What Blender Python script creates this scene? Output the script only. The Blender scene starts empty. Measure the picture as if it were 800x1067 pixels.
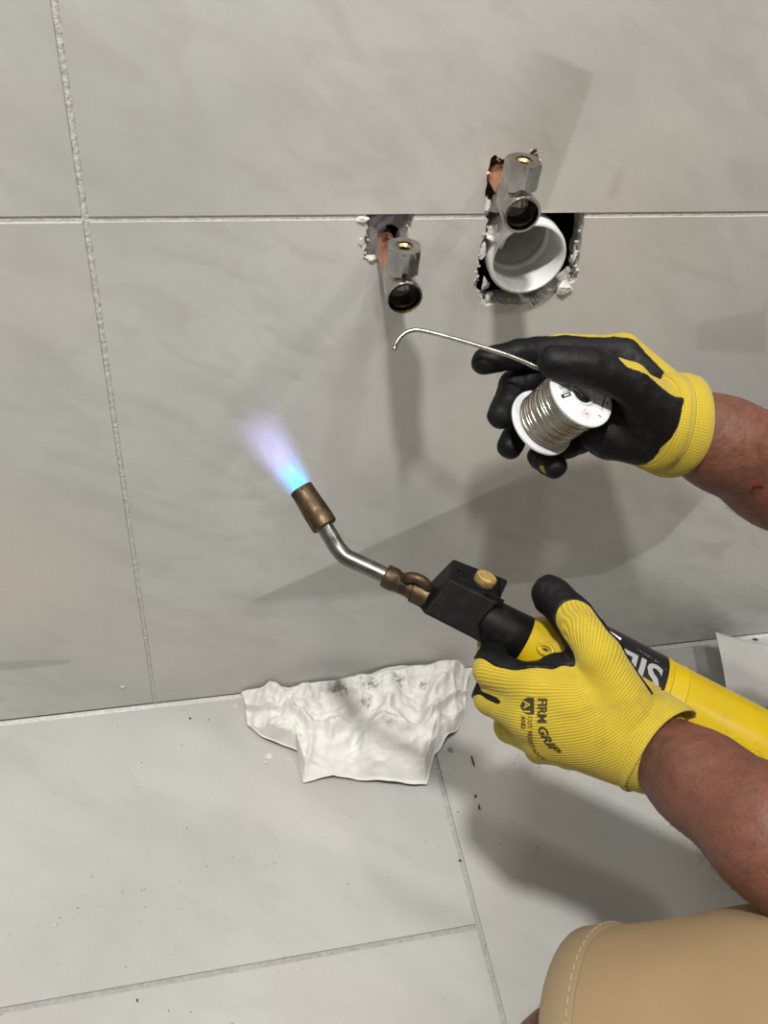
import bpy, bmesh, math, random
import numpy as np
from mathutils import Vector, Matrix
from mathutils.bvhtree import BVHTree
random.seed(7); RNG = np.random.default_rng(7)
scene = bpy.context.scene
COL = scene.collection

# ------------------------------------------------------------------ camera
FPX, CX, CY = 960.0, 400.0, 533.5
CAM = np.array([0.0, -0.61, 0.94275])
RC = np.array([[0.97537501, -0.19744384, 0.09828287],      # camera right, down, forward in room axes
               [-0.07492029, -0.71573436, -0.69434233],
               [0.20743804, 0.66988078, -0.71290196]])
cam_d = bpy.data.cameras.new('camera'); cam = bpy.data.objects.new('camera', cam_d); COL.objects.link(cam)
cam_d.sensor_fit = 'HORIZONTAL'; cam_d.sensor_width = 36.0; cam_d.lens = 36.0 * FPX / 800.0
cam_d.clip_start = 0.02
m = Matrix.Identity(4)
for i in range(3):
    m[i][0] = RC[0][i]; m[i][1] = -RC[1][i]; m[i][2] = -RC[2][i]; m[i][3] = CAM[i]
cam.matrix_world = m
scene.camera = cam

# ------------------------------------------------------------------ world, lights, exposure
world = bpy.data.worlds.new('world'); scene.world = world; world.use_nodes = True
world.node_tree.nodes['Background'].inputs[0].default_value = (0.9, 0.95, 1, 1)
world.node_tree.nodes['Background'].inputs[1].default_value = 0.02
CEIL = 2.40
LIGHTS = [(-0.22, -0.66, 46.0), (0.36, -0.62, 7.0), (1.30, -0.62, 12.0)]   # recessed ceiling downlights, x, y, watts
LIGHT_COL = (1.0, 0.985, 0.955)
for i, (lx, ly, pw) in enumerate(LIGHTS):
    ld = bpy.data.lights.new('downlight_lamp', 'AREA'); ld.shape = 'DISK'; ld.size = 0.12; ld.energy = pw; ld.color = LIGHT_COL
    lo = bpy.data.objects.new('downlight_lamp', ld); COL.objects.link(lo); lo.location = (lx, ly, CEIL - 0.012)
scene.view_settings.view_transform = 'Standard'; scene.view_settings.look = 'None'
scene.view_settings.gamma = 1.0; scene.view_settings.use_curve_mapping = False
scene.view_settings.exposure = 0.0

# ------------------------------------------------------------------ helpers
def P(px, py, Z):
    return CAM + RC.T @ np.array([(px - CX) / FPX * Z, (py - CY) / FPX * Z, Z])
def CV(x, y, z):                       # a direction given as right, down, forward
    return RC.T @ np.array([x, y, z], float)
def on(px, py, ax, val):
    v = RC.T @ np.array([(px - CX) / FPX, (py - CY) / FPX, 1.0]); t = (val - CAM[ax]) / v[ax]
    return CAM + t * v
def W(px, py, y=0.0): return on(px, py, 1, y)
def F(px, py, z=0.0): return on(px, py, 2, z)
def nrm(v): v = np.asarray(v, float); return v / (np.linalg.norm(v) + 1e-12)

def link(name, me, mat, parent=None, root=None, smooth=False, kind=None, label=None):
    o = bpy.data.objects.new(name, me); COL.objects.link(o)
    if mat is not None and not me.materials: me.materials.append(mat)
    if parent is not None: o.parent = parent
    if smooth:
        me.polygons.foreach_set('use_smooth', [True] * len(me.polygons))
    if kind: o['kind'] = kind
    if label: o['label'] = label
    return o
def rootloc(o):
    loc = np.zeros(3)
    while o is not None:
        loc += np.array(o.location); o = o.parent
    return loc
def mk(name, V, Fc, mat, parent=None, smooth=False, kind=None, label=None, attrs=None, autos=None):
    V = np.asarray(V, float)
    if parent is not None: V = V - rootloc(parent)
    me = bpy.data.meshes.new(name)
    if isinstance(Fc, np.ndarray):
        n = len(V); k = Fc.shape[1]; nf = len(Fc)
        me.vertices.add(n); me.vertices.foreach_set('co', V.astype(np.float32).ravel())
        me.loops.add(nf * k); me.loops.foreach_set('vertex_index', Fc.astype(np.int32).ravel())
        me.polygons.add(nf); me.polygons.foreach_set('loop_start', np.arange(0, nf * k, k, dtype=np.int32))
        me.polygons.foreach_set('loop_total', np.full(nf, k, dtype=np.int32))
        me.update(calc_edges=True); me.validate()
    else:
        me.from_pydata([tuple(v) for v in V], [], Fc); me.update()
    if attrs:
        for an, av in attrs.items():
            a = me.attributes.new(an, 'FLOAT', 'POINT'); a.data.foreach_set('value', np.asarray(av, np.float32))
    o = link(name, me, mat, parent, smooth=smooth, kind=kind, label=label)
    if autos is not None:
        me.polygons.foreach_set('use_smooth', [True] * len(me.polygons))
        me.set_sharp_from_angle(angle=math.radians(autos))
    return o
def thing(name, loc, label, cat, group=None):
    o = bpy.data.objects.new(name, None); COL.objects.link(o); o.empty_display_size = 0.02
    o.location = tuple(loc); o['label'] = label; o['category'] = cat
    if group: o['group'] = group
    return o
def tag(o, label, cat, group=None):
    o['label'] = label; o['category'] = cat
    if group: o['group'] = group
    return o
def bevel(o, w, seg=2, ang=35):
    b = o.modifiers.new('bevel', 'BEVEL'); b.width = w; b.segments = seg; b.limit_method = 'ANGLE'; b.angle_limit = math.radians(ang)
    return o
def frame(d, hint=(0, 0, 1)):
    d = nrm(d); h = np.asarray(hint, float)
    if abs(d @ nrm(h)) > 0.97: h = np.array([1.0, 0, 0])
    u = nrm(np.cross(h, d)); v = np.cross(d, u)
    return u, v, d
def join(*parts):
    V = []; Fc = []; n = 0
    for v, f in parts:
        V.append(np.asarray(v, float)); Fc += [tuple(i + n for i in q) for q in f]; n += len(v)
    return np.vstack(V), Fc
def lathe(prof, org, d, seg=40, closed=False, hint=(0, 0, 1)):
    u, v, d = frame(d, hint); org = np.asarray(org, float); V = []; Fc = []; n = len(prof)
    for k in range(seg):
        a = 2 * math.pi * k / seg; e = math.cos(a) * u + math.sin(a) * v
        for r, t in prof: V.append(org + d * t + e * r)
    rng = n if closed else n - 1
    for k in range(seg):
        k2 = (k + 1) % seg
        for i in range(rng):
            j = (i + 1) % n
            Fc.append((k * n + i, k2 * n + i, k2 * n + j, k * n + j))
    return np.array(V), Fc
def sweep(pts, rad, seg=12, caps=True, ell=None):
    pts = np.asarray(pts, float); n = len(pts)
    if np.isscalar(rad): rad = [rad] * n
    T = np.gradient(pts, axis=0); T /= np.linalg.norm(T, axis=1)[:, None]
    u, v, _ = frame(T[0]); V = []; Fc = []
    for i in range(n):
        u = nrm(u - T[i] * (u @ T[i])); v = np.cross(T[i], u)
        for k in range(seg):
            a = 2 * math.pi * k / seg
            V.append(pts[i] + rad[i] * (math.cos(a) * u + math.sin(a) * v))
    for i in range(n - 1):
        for k in range(seg):
            k2 = (k + 1) % seg
            Fc.append((i * seg + k, i * seg + k2, (i + 1) * seg + k2, (i + 1) * seg + k))
    if caps:
        Fc.append(tuple(reversed(range(seg)))); Fc.append(tuple((n - 1) * seg + k for k in range(seg)))
    return np.array(V), Fc
def crom(pts, per=8):
    pts = np.asarray(pts, float); Q = np.vstack([2 * pts[0] - pts[1], pts, 2 * pts[-1] - pts[-2]]); out = []
    for i in range(1, len(Q) - 2):
        for k in range(per):
            t = k / per; a, b, c, d = Q[i - 1], Q[i], Q[i + 1], Q[i + 2]
            out.append(0.5 * ((2 * b) + (c - a) * t + (2 * a - 5 * b + 4 * c - d) * t * t + (3 * b - a - 3 * c + d) * t ** 3))
    out.append(pts[-1]); return np.array(out)
def box(lo, hi):
    x0, y0, z0 = lo; x1, y1, z1 = hi
    V = [(x0, y0, z0), (x1, y0, z0), (x1, y1, z0), (x0, y1, z0), (x0, y0, z1), (x1, y0, z1), (x1, y1, z1), (x0, y1, z1)]
    return np.array(V), [(3, 2, 1, 0), (4, 5, 6, 7), (0, 1, 5, 4), (1, 2, 6, 5), (2, 3, 7, 6), (3, 0, 4, 7)]
def obox(c, u, v, w, su, sv, sw):
    c = np.asarray(c, float); b, f = box((-1, -1, -1), (1, 1, 1))
    return np.array([c + p[0] * u * su / 2 + p[1] * v * sv / 2 + p[2] * w * sw / 2 for p in b]), f
def loft2(A, B):
    n = len(A); V = list(A) + list(B)
    Fc = [tuple(range(n)), tuple(reversed(range(n, 2 * n)))]
    for i in range(n):
        j = (i + 1) % n; Fc.append((j, i, n + i, n + j))
    return np.array(V), Fc
def recalc(o, tri=False):
    bm = bmesh.new(); bm.from_mesh(o.data)
    if tri: bmesh.ops.triangulate(bm, faces=[f for f in bm.faces if len(f.verts) > 4])
    bmesh.ops.recalc_face_normals(bm, faces=bm.faces); bm.to_mesh(o.data); bm.free(); return o
def value_noise(p, seed=0):               # cheap smooth 3-D noise for shapes
    p = np.asarray(p, float); i = np.floor(p).astype(np.int64); f = p - i; f = f * f * (3 - 2 * f)
    def h(x, y, z):
        n = (x * 374761393 + y * 668265263 + z * 2147483647 + seed * 974711) & 0xFFFFFFFF
        n = ((n ^ (n >> 13)) * 1274126177) & 0xFFFFFFFF
        return ((n ^ (n >> 16)) & 0xFFFF) / 65535.0
    r = 0
    for dx in (0, 1):
        for dy in (0, 1):
            for dz in (0, 1):
                w = (f[..., 0] if dx else 1 - f[..., 0]) * (f[..., 1] if dy else 1 - f[..., 1]) * (f[..., 2] if dz else 1 - f[..., 2])
                r = r + w * h(i[..., 0] + dx, i[..., 1] + dy, i[..., 2] + dz)
    return r

# ---- signed-distance shapes -> one continuous surface (for hands, limbs, cloth)
def cap(p, a, b, ra, rb):
    a = np.asarray(a, np.float32); b = np.asarray(b, np.float32); ab = b - a; q = p - a
    t = np.clip((q @ ab) / max(float(ab @ ab), 1e-9), 0, 1)
    q = q - t[:, None] * ab
    return np.sqrt(np.einsum('ij,ij->i', q, q)) - (ra + (rb - ra) * t)
def ell(p, c, axes, r):
    q = (p - np.asarray(c, np.float32)) @ np.asarray(axes, np.float32).T; r = np.asarray(r, np.float32)
    k0 = np.sqrt(((q / r) ** 2).sum(1)); k1 = np.sqrt(((q / (r * r)) ** 2).sum(1)) + 1e-6
    return k0 * (k0 - 1) / k1
def smin(a, b, k):
    h = np.clip(0.5 + 0.5 * (b - a) / k, 0, 1)
    return b + (a - b) * h - k * h * (1 - h)
def surface(fn, lo, hi, h):
    lo = np.asarray(lo, float); n = np.ceil((np.asarray(hi) - lo) / h).astype(int) + 1
    ax = [lo[i] + h * np.arange(n[i]) for i in range(3)]
    G = np.empty(tuple(n), np.float32)
    yy, zz = np.meshgrid(ax[1], ax[2], indexing='ij'); step = max(1, int(400000 / yy.size))
    for s in range(0, n[0], step):
        xs = ax[0][s:s + step]
        pts = np.empty((len(xs), yy.shape[0], yy.shape[1], 3), np.float32)
        pts[..., 0] = xs[:, None, None]; pts[..., 1] = yy; pts[..., 2] = zz
        G[s:s + step] = fn(pts.reshape(-1, 3)).reshape(len(xs), n[1], n[2])
    S = G < 0
    c = sum(S[i:n[0] - 1 + i, j:n[1] - 1 + j, k:n[2] - 1 + k].astype(np.int8) for i in (0, 1) for j in (0, 1) for k in (0, 1))
    act = np.argwhere((c > 0) & (c < 8)); idx = np.full(c.shape, -1, np.int32); idx[tuple(act.T)] = np.arange(len(act))
    acc = np.zeros((len(act), 3)); cnt = np.zeros(len(act))
    cor = [(0, 0, 0), (1, 0, 0), (0, 1, 0), (1, 1, 0), (0, 0, 1), (1, 0, 1), (0, 1, 1), (1, 1, 1)]
    val = [G[act[:, 0] + a, act[:, 1] + b, act[:, 2] + d] for a, b, d in cor]
    for i in range(8):
        for j in range(i + 1, 8):
            dlt = np.array(cor[j]) - np.array(cor[i])
            if abs(dlt).sum() != 1: continue
            mk_ = (val[i] < 0) != (val[j] < 0)
            t = np.where(mk_, val[i] / np.where(mk_, val[i] - val[j], 1), 0)
            acc += np.where(mk_[:, None], np.array(cor[i]) + t[:, None] * dlt, 0); cnt += mk_
    V = lo + h * (act + acc / cnt[:, None]); Q = []
    for a in range(3):
        b, d = (a + 1) % 3, (a + 2) % 3
        sl0 = [slice(None)] * 3; sl1 = [slice(None)] * 3; sl0[a] = slice(0, -1); sl1[a] = slice(1, None)
        ch = S[tuple(sl0)] != S[tuple(sl1)]; e = np.argwhere(ch)
        e = e[(e[:, b] > 0) & (e[:, d] > 0) & (e[:, b] < n[b] - 1) & (e[:, d] < n[d] - 1)]
        fl = S[tuple(e.T)]
        def cell(db, dd):
            q = e.copy(); q[:, b] -= db; q[:, d] -= dd; return idx[tuple(q.T)]
        q = np.stack([cell(1, 1), cell(0, 1), cell(0, 0), cell(1, 0)], 1)
        q[~fl] = q[~fl][:, ::-1]; Q.append(q)
    return V, np.vstack(Q)

# ------------------------------------------------------------------ materials
def mat(name, col=(0.5, 0.5, 0.5), rough=0.5, metal=0.0, **kw):
    M = bpy.data.materials.new(name); M.use_nodes = True; b = M.node_tree.nodes['Principled BSDF']
    b.inputs['Base Color'].default_value = (*col, 1); b.inputs['Roughness'].default_value = rough; b.inputs['Metallic'].default_value = metal
    for k, v in kw.items(): b.inputs[k].default_value = v
    return M
class NT:
    def __init__(s, M): s.M = M; s.t = M.node_tree; s.b = s.t.nodes['Principled BSDF']; s.co = None
    def n(s, typ, **kw):
        x = s.t.nodes.new(typ)
        for k, v in kw.items(): setattr(x, k, v)
        return x
    def l(s, a, b): s.t.links.new(a, b)
    def obj(s):
        if s.co is None: s.co = s.n('ShaderNodeTexCoord').outputs['Object']
        return s.co
    def mapped(s, scale=(1, 1, 1), rot=(0, 0, 0), loc=(0, 0, 0)):
        x = s.n('ShaderNodeMapping'); x.inputs['Scale'].default_value = scale; x.inputs['Rotation'].default_value = rot; x.inputs['Location'].default_value = loc
        r = s.n('ShaderNodeMapping'); r.inputs['Rotation'].default_value = rot; s.l(s.obj(), r.inputs['Vector'])      # turn first, stretch after
        x.inputs['Rotation'].default_value = (0, 0, 0); s.l(r.outputs[0], x.inputs['Vector']); return x.outputs[0]
    def noise(s, scale, detail=4, rough=0.55, vec=None, dist=0.0):
        x = s.n('ShaderNodeTexNoise'); x.inputs['Scale'].default_value = scale; x.inputs['Detail'].default_value = detail
        x.inputs['Roughness'].default_value = rough; x.inputs['Distortion'].default_value = dist
        s.l(vec if vec is not None else s.obj(), x.inputs['Vector']); return x.outputs['Fac']
    def m(s, op, a, b=None, c=None, clamp=False):
        x = s.n('ShaderNodeMath', operation=op); x.use_clamp = clamp
        for i, v in enumerate((a, b, c)):
            if v is None: continue
            if isinstance(v, (int, float)): x.inputs[i].default_value = v
            else: s.l(v, x.inputs[i])
        return x.outputs[0]
    def rng(s, v, a, b, c=0.0, d=1.0, smooth=False):
        x = s.n('ShaderNodeMapRange'); x.interpolation_type = 'SMOOTHSTEP' if smooth else 'LINEAR'
        for i, q in enumerate((a, b, c, d)): x.inputs[i + 1].default_value = q
        s.l(v, x.inputs[0]); return x.outputs[0]
    def mix(s, f, a, b, bt='MIX'):
        x = s.n('ShaderNodeMix', data_type='RGBA', blend_type=bt)
        for sock, v in ((x.inputs[0], f), (x.inputs[6], a), (x.inputs[7], b)):
            if isinstance(v, (int, float)): sock.default_value = v
            elif isinstance(v, tuple): sock.default_value = (*v, 1)
            else: s.l(v, sock)
        return x.outputs[2]
    def sep(s, v=None):
        x = s.n('ShaderNodeSeparateXYZ'); s.l(v if v is not None else s.obj(), x.inputs[0]); return x.outputs
    def color(s, c): s.l(c, s.b.inputs['Base Color'])
    def rough(s, c): s.l(c, s.b.inputs['Roughness'])
    def bump(s, h, strength=0.3, dist=0.001):
        x = s.n('ShaderNodeBump'); x.inputs['Strength'].default_value = strength; x.inputs['Distance'].default_value = dist
        s.l(h, x.inputs['Height']); s.l(x.outputs[0], s.b.inputs['Normal']); return x
    def attr(s, name): return s.n('ShaderNodeAttribute', attribute_name=name).outputs['Fac']
    def near(s, c, r0, r1):              # 1 inside a ball, fading to 0
        x = s.n('ShaderNodeVectorMath', operation='DISTANCE'); s.l(s.obj(), x.inputs[0]); x.inputs[1].default_value = tuple(c)
        return x.outputs['Value'], r0, r1

def tile_material(name, base, wall=True):
    M = mat(name, base, 0.5); t = NT(M); b = np.array(base)
    ang = 0.5
    big = t.noise(2.3, 5, 0.55, dist=0.6)
    if wall: st = t.noise(1.0, 6, 0.62, vec=t.mapped((5, 5, 19), (0, math.radians(-36), 0)), dist=0.5)
    else: st = t.noise(1.0, 6, 0.62, vec=t.mapped((7, 26, 9), (0, 0, math.radians(28))), dist=0.5)
    if wall: s2 = t.noise(1.0, 4, 0.5, vec=t.mapped((17, 8, 38), (0, math.radians(-30), 0), (3, 1, 2)), dist=0.8)
    else: s2 = t.noise(1.0, 4, 0.5, vec=t.mapped((30, 8, 9), (0, 0, math.radians(-35)), (3, 1, 2)), dist=1.2)
    c = t.mix(t.rng(big, 0.34, 0.64), tuple(b * 0.85), tuple(b * 1.07))
    c = t.mix(t.m('MULTIPLY', t.rng(st, 0.50, 0.70), 0.75 if wall else 0.30), c, tuple(b * np.array([0.80, 0.80, 0.79])))
    c = t.mix(t.m('MULTIPLY', t.rng(s2, 0.50, 0.68), 0.55 if wall else 0.20), c, tuple(b * np.array([0.80, 0.79, 0.77])))
    warm = t.noise(3.1, 2, 0.5, vec=t.mapped((1, 1, 1), (0, 0, 0), (5, 2, 7)))
    c = t.mix(t.rng(warm, 0.5, 0.72), c, tuple(b * np.array([1.02, 0.965, 0.92])))
    fine = t.noise(220, 3, 0.6)
    c = t.mix(t.m('MULTIPLY', t.rng(fine, 0.45, 0.75), 0.10), c, tuple(b * 0.6))
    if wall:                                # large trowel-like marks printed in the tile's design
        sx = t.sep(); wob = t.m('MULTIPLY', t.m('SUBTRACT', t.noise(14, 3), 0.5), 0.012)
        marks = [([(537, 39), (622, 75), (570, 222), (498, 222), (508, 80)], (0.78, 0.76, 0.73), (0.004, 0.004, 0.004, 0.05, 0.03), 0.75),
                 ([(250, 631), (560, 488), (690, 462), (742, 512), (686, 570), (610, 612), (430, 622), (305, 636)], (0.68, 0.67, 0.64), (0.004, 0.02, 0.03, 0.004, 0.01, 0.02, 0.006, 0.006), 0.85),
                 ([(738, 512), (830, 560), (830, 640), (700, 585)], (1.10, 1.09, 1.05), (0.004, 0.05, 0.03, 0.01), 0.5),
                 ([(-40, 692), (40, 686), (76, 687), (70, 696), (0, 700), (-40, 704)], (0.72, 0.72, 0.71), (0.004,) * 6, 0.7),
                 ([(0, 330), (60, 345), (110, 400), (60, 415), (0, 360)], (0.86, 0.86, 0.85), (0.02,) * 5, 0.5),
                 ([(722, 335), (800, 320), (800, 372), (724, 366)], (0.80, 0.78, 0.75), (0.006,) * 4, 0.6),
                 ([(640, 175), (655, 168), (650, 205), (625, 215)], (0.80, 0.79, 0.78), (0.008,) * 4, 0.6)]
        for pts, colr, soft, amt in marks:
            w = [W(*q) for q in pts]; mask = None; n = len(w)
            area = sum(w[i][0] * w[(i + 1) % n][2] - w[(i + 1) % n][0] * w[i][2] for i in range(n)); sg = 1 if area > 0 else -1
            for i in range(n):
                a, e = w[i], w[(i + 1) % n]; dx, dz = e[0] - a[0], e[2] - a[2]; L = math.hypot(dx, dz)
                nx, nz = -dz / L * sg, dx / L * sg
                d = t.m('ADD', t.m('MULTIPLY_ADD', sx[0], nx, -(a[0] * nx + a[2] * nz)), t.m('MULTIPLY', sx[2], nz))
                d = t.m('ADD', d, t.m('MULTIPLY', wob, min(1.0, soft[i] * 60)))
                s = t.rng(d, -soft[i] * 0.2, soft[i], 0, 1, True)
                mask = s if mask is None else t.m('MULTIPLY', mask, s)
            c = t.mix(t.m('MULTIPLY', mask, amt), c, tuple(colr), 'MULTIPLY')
    t.color(c)
    t.rough(t.rng(big, 0.3, 0.7, 0.42, 0.60))
    hgt = t.m('ADD', t.m('MULTIPLY', st, 0.6), t.m('MULTIPLY', t.noise(90, 5, 0.65), 0.5))
    t.bump(hgt, 0.16, 0.0022)
    return M
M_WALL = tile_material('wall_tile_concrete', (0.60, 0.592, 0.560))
M_FLOOR = tile_material('floor_tile_concrete', (0.445, 0.443, 0.420), wall=False)
def grainy(name, col, rough=0.9, scale=120, amt=0.3, bstr=0.6, bd=0.002, metal=0.0):
    M = mat(name, col, rough, metal); t = NT(M); nz = t.noise(scale, 5, 0.65); b = np.array(col)
    t.color(t.mix(t.rng(nz, 0.3, 0.7), tuple(b * (1 - amt)), tuple(np.minimum(b * (1 + amt), 0.95)))); t.bump(nz, bstr, bd); return M
M_GROUT = grainy('grout', (0.60, 0.59, 0.56), 0.95, 260, 0.16, 0.9, 0.0018)
M_GROUTD = grainy('joint_bed', (0.33, 0.32, 0.30), 0.95, 200, 0.2)
M_BOARD = grainy('backing_board', (0.42, 0.40, 0.37), 0.95, 160, 0.35)
M_PLASTER = grainy('broken_plaster', (0.66, 0.65, 0.61), 0.95, 220, 0.28, 1.0, 0.002)
M_DARK = grainy('cavity_dark', (0.05, 0.048, 0.045), 1.0, 60, 0.4)
M_PAINT = grainy('plain_wall', (0.24, 0.235, 0.225), 0.8, 30, 0.04, 0.1)
M_CEIL = grainy('ceiling_white', (0.55, 0.55, 0.54), 0.9, 30, 0.03, 0.1)
def metalmat(name, col, rough, scale=40, amt=0.25, lo=None):
    M = mat(name, col, rough, 1.0); t = NT(M); nz = t.noise(scale, 5, 0.6); b = np.array(col)
    t.color(t.mix(t.rng(nz, 0.35, 0.7), tuple(b * (1 - amt)), tuple(np.minimum(1, b * (1 + amt)))))
    t.rough(t.rng(t.noise(scale * 2.3, 4), 0.3, 0.7, rough * 0.7, rough * 1.4)); t.bump(t.noise(scale * 6, 3), 0.06, 0.0005); return M
M_CHROME = metalmat('chrome', (0.46, 0.445, 0.42), 0.08, 90, 0.2)
M_COPPER = metalmat('copper', (0.90, 0.44, 0.28), 0.48, 70, 0.25)
M_BRASSIN = metalmat('brass_bore', (0.45, 0.33, 0.17), 0.4, 80, 0.4); M_BORE = metalmat('dull_bore', (0.22, 0.21, 0.19), 0.35, 80, 0.4)
M_STEEL = metalmat('brushed_steel', (0.21, 0.20, 0.185), 0.30, 60, 0.25)
M_BRONZE = metalmat('heat_browned_brass', (0.105, 0.074, 0.045), 0.52, 90, 0.4)
M_KNOB = grainy('worn_brass_knob', (0.40, 0.27, 0.085), 0.62, 320, 0.45, 0.6, 0.0006, 0.35)
M_BPLAST = mat('black_plastic', (0.018, 0.018, 0.018), 0.48, **{'Specular IOR Level': 0.12})
t = NT(M_BPLAST); nz = t.noise(130, 5, 0.7); t.color(t.mix(t.rng(nz, 0.5, 0.8), (0.0055, 0.0055, 0.0055), (0.018, 0.017, 0.016))); t.bump(t.noise(600, 2), 0.10, 0.0006)
M_PVC = mat('white_pvc', (0.72, 0.71, 0.68), 0.35)
t = NT(M_PVC); nz = t.noise(55, 5, 0.65); t.color(t.mix(t.rng(nz, 0.50, 0.75), (0.74, 0.73, 0.70), (0.52, 0.50, 0.46)))
M_SLEEVE = grainy('grey_pipe_sleeve', (0.20, 0.21, 0.21), 0.7, 90, 0.3)
M_SOLDER = metalmat('solder_wire', (0.44, 0.41, 0.35), 0.24, 70, 0.15)
M_SPOOL = mat('white_spool_plastic', (0.70, 0.70, 0.71), 0.4)
M_LABELW = grainy('spool_paper_label', (0.80, 0.80, 0.79), 0.6, 200, 0.03, 0.05)
M_INK = mat('black_ink', (0.012, 0.011, 0.011), 0.6)
for M_ in (M_INK, M_DARK): M_.node_tree.nodes['Principled BSDF'].inputs['Specular IOR Level'].default_value = 0.05
M_INKB = mat('brown_black_print', (0.035, 0.024, 0.008), 0.8)
M_RED = mat('red_ink', (0.55, 0.06, 0.06), 0.6)
M_WHITEINK = mat('pale_print', (0.30, 0.30, 0.295), 0.5)
M_YPAINT = mat('yellow_cylinder_paint', (0.72, 0.50, 0.006), 0.30)
t = NT(M_YPAINT); nz = t.noise(45, 6, 0.7); n2 = t.noise(18, 3, 0.5)
c = t.mix(t.rng(n2, 0.4, 0.7), (0.50, 0.35, 0.004), (0.43, 0.29, 0.004)); t.color(t.mix(t.m('MULTIPLY', t.rng(nz, 0.60, 0.72), 0.6), c, (0.22, 0.15, 0.02))); t.bump(t.noise(300, 2), 0.05, 0.0005)
M_LABELB = mat('black_cylinder_label', (0.011, 0.011, 0.013), 0.42, **{'Specular IOR Level': 0.25})
t = NT(M_LABELB); nz = t.noise(160, 4, 0.7); t.color(t.mix(t.rng(nz, 0.66, 0.75), (0.010, 0.010, 0.012), (0.10, 0.10, 0.10)))
def knit(name, grid=False):
    M = mat(name, (0.70, 0.53, 0.03), 0.85); M.node_tree.nodes['Principled BSDF'].inputs['Sheen Weight'].default_value = 0.15
    t = NT(M); r = t.attr('rib'); q = t.attr('course')
    w1 = t.m('SINE', t.m('MULTIPLY', r, 2 * math.pi / (0.0019 if grid else 0.0017)))
    w2 = t.m('SINE', t.m('MULTIPLY', q, 2 * math.pi / (0.0022 if grid else 0.0015)))
    h = t.m('MULTIPLY_ADD', w2, 0.55 if grid else 0.22, w1)
    n1 = t.noise(30, 5, 0.6); n2 = t.noise(75, 4, 0.6)
    c = t.mix(t.rng(h, -1.2, 0.4), (0.36, 0.255, 0.008), (0.50, 0.375, 0.020))
    c = t.mix(t.m('MULTIPLY', t.rng(n1, 0.57, 0.75), 0.45), c, (0.22, 0.15, 0.02))
    c = t.mix(t.m('MULTIPLY', t.rng(n2, 0.62, 0.8), 0.3), c, (0.70, 0.58, 0.16))
    t.color(c); t.bump(h, 0.35, 0.0006); return M
M_KNIT = knit('yellow_knit'); M_CUFF = knit('yellow_cuff_knit', True)
M_COAT = mat('black_nitrile_coating', (0.012, 0.012, 0.0125), 0.5, **{'Specular IOR Level': 0.22})
t = NT(M_COAT); nz = t.noise(70, 5, 0.65); t.color(t.mix(t.rng(nz, 0.55, 0.8), (0.0045, 0.0045, 0.005), (0.016, 0.0155, 0.015)))
t.bump(t.m('ADD', t.m('MULTIPLY', t.noise(45, 3), 1.2), t.m('MULTIPLY', t.noise(420, 3), 0.3)), 0.30, 0.003); t.rough(t.rng(nz, 0.3, 0.7, 0.45, 0.68))
M_SKIN = mat('ruddy_skin', (0.38, 0.16, 0.10), 0.55); M_SKIN.node_tree.nodes['Principled BSDF'].inputs['Subsurface Weight'].default_value = 0.12
M_SKIN.node_tree.nodes['Principled BSDF'].inputs['Subsurface Radius'].default_value = (0.006, 0.002, 0.001)
t = NT(M_SKIN); n1 = t.noise(22, 5, 0.6); n2 = t.noise(120, 5, 0.7); n3 = t.noise(420, 2)
c = t.mix(t.rng(n1, 0.35, 0.68), (0.145, 0.056, 0.033), (0.185, 0.064, 0.038)); c = t.mix(t.m('MULTIPLY', t.rng(n2, 0.42, 0.70), 0.75), c, (0.070, 0.026, 0.016))
SKIN_NODE, SKIN_COL = t, c
t.bump(t.m('ADD', t.m('MULTIPLY', n2, 0.8), t.m('MULTIPLY', n3, 0.35)), 0.6, 0.0018)
M_HAIR = mat('dark_hair', (0.03, 0.022, 0.018), 0.6)
def cloth(name, col, scale=900):
    M = mat(name, col, 0.85); t = NT(M); b = np.array(col); n1 = t.noise(9, 4); n2 = t.noise(scale, 2)
    c = t.mix(t.rng(n1, 0.35, 0.7), tuple(b * 0.92), tuple(b * 1.06)); t.color(t.mix(t.m('MULTIPLY', t.rng(n2, 0.35, 0.7), 0.12), c, tuple(b * 0.5)))
    t.bump(t.m('ADD', t.m('MULTIPLY', n2, 0.25), t.m('MULTIPLY', t.noise(26, 3), 1.0)), 0.25, 0.002); return M
M_KHAKI = cloth('khaki_cotton', (0.30, 0.205, 0.105)); M_KHAKIH = cloth('khaki_hem', (0.25, 0.185, 0.105)); M_THREAD = mat('tan_thread', (0.38, 0.28, 0.16), 0.9)
M_SHIRT = cloth('dark_shirt', (0.05, 0.055, 0.065)); M_BOOT = grainy('black_boot_leather', (0.02, 0.019, 0.018), 0.6, 90, 0.4)
M_PAPER = grainy('white_paper', (0.84, 0.83, 0.80), 0.8, 160, 0.04, 0.15, 0.001)

# ------------------------------------------------------------------ room structure
ZJ = 0.6100; G = 0.0022          # height of the horizontal joint, half joint width
XV = -0.0537; TW = 1.22          # vertical joint and tile pitch
X0, X1, Y1 = -1.30, 2.00, -1.75  # room extents
TT = 0.010                       # tile thickness
holeL = [(382, 224), (382, 236), (381, 243), (380, 252), (379.5, 262), (378, 271), (388, 271), (400, 277), (413, 271), (422, 259), (426, 244), (430, 236), (431, 224)]
holeR = [(508, 224), (506, 240), (503, 252), (498, 263), (497, 280), (497, 291), (493, 298), (500, 308), (503, 318), (517, 317), (541, 317), (557, 319), (564, 311), (581, 306), (595, 297), (600, 291), (601, 273), (606, 255), (609, 226)]
holeU = [(508, 222), (506, 205), (508, 185), (510, 164), (517, 162), (522, 165), (531, 163), (551, 163), (554, 155), (559, 154), (560, 168), (552, 185), (548, 205), (549, 222)]
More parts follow.
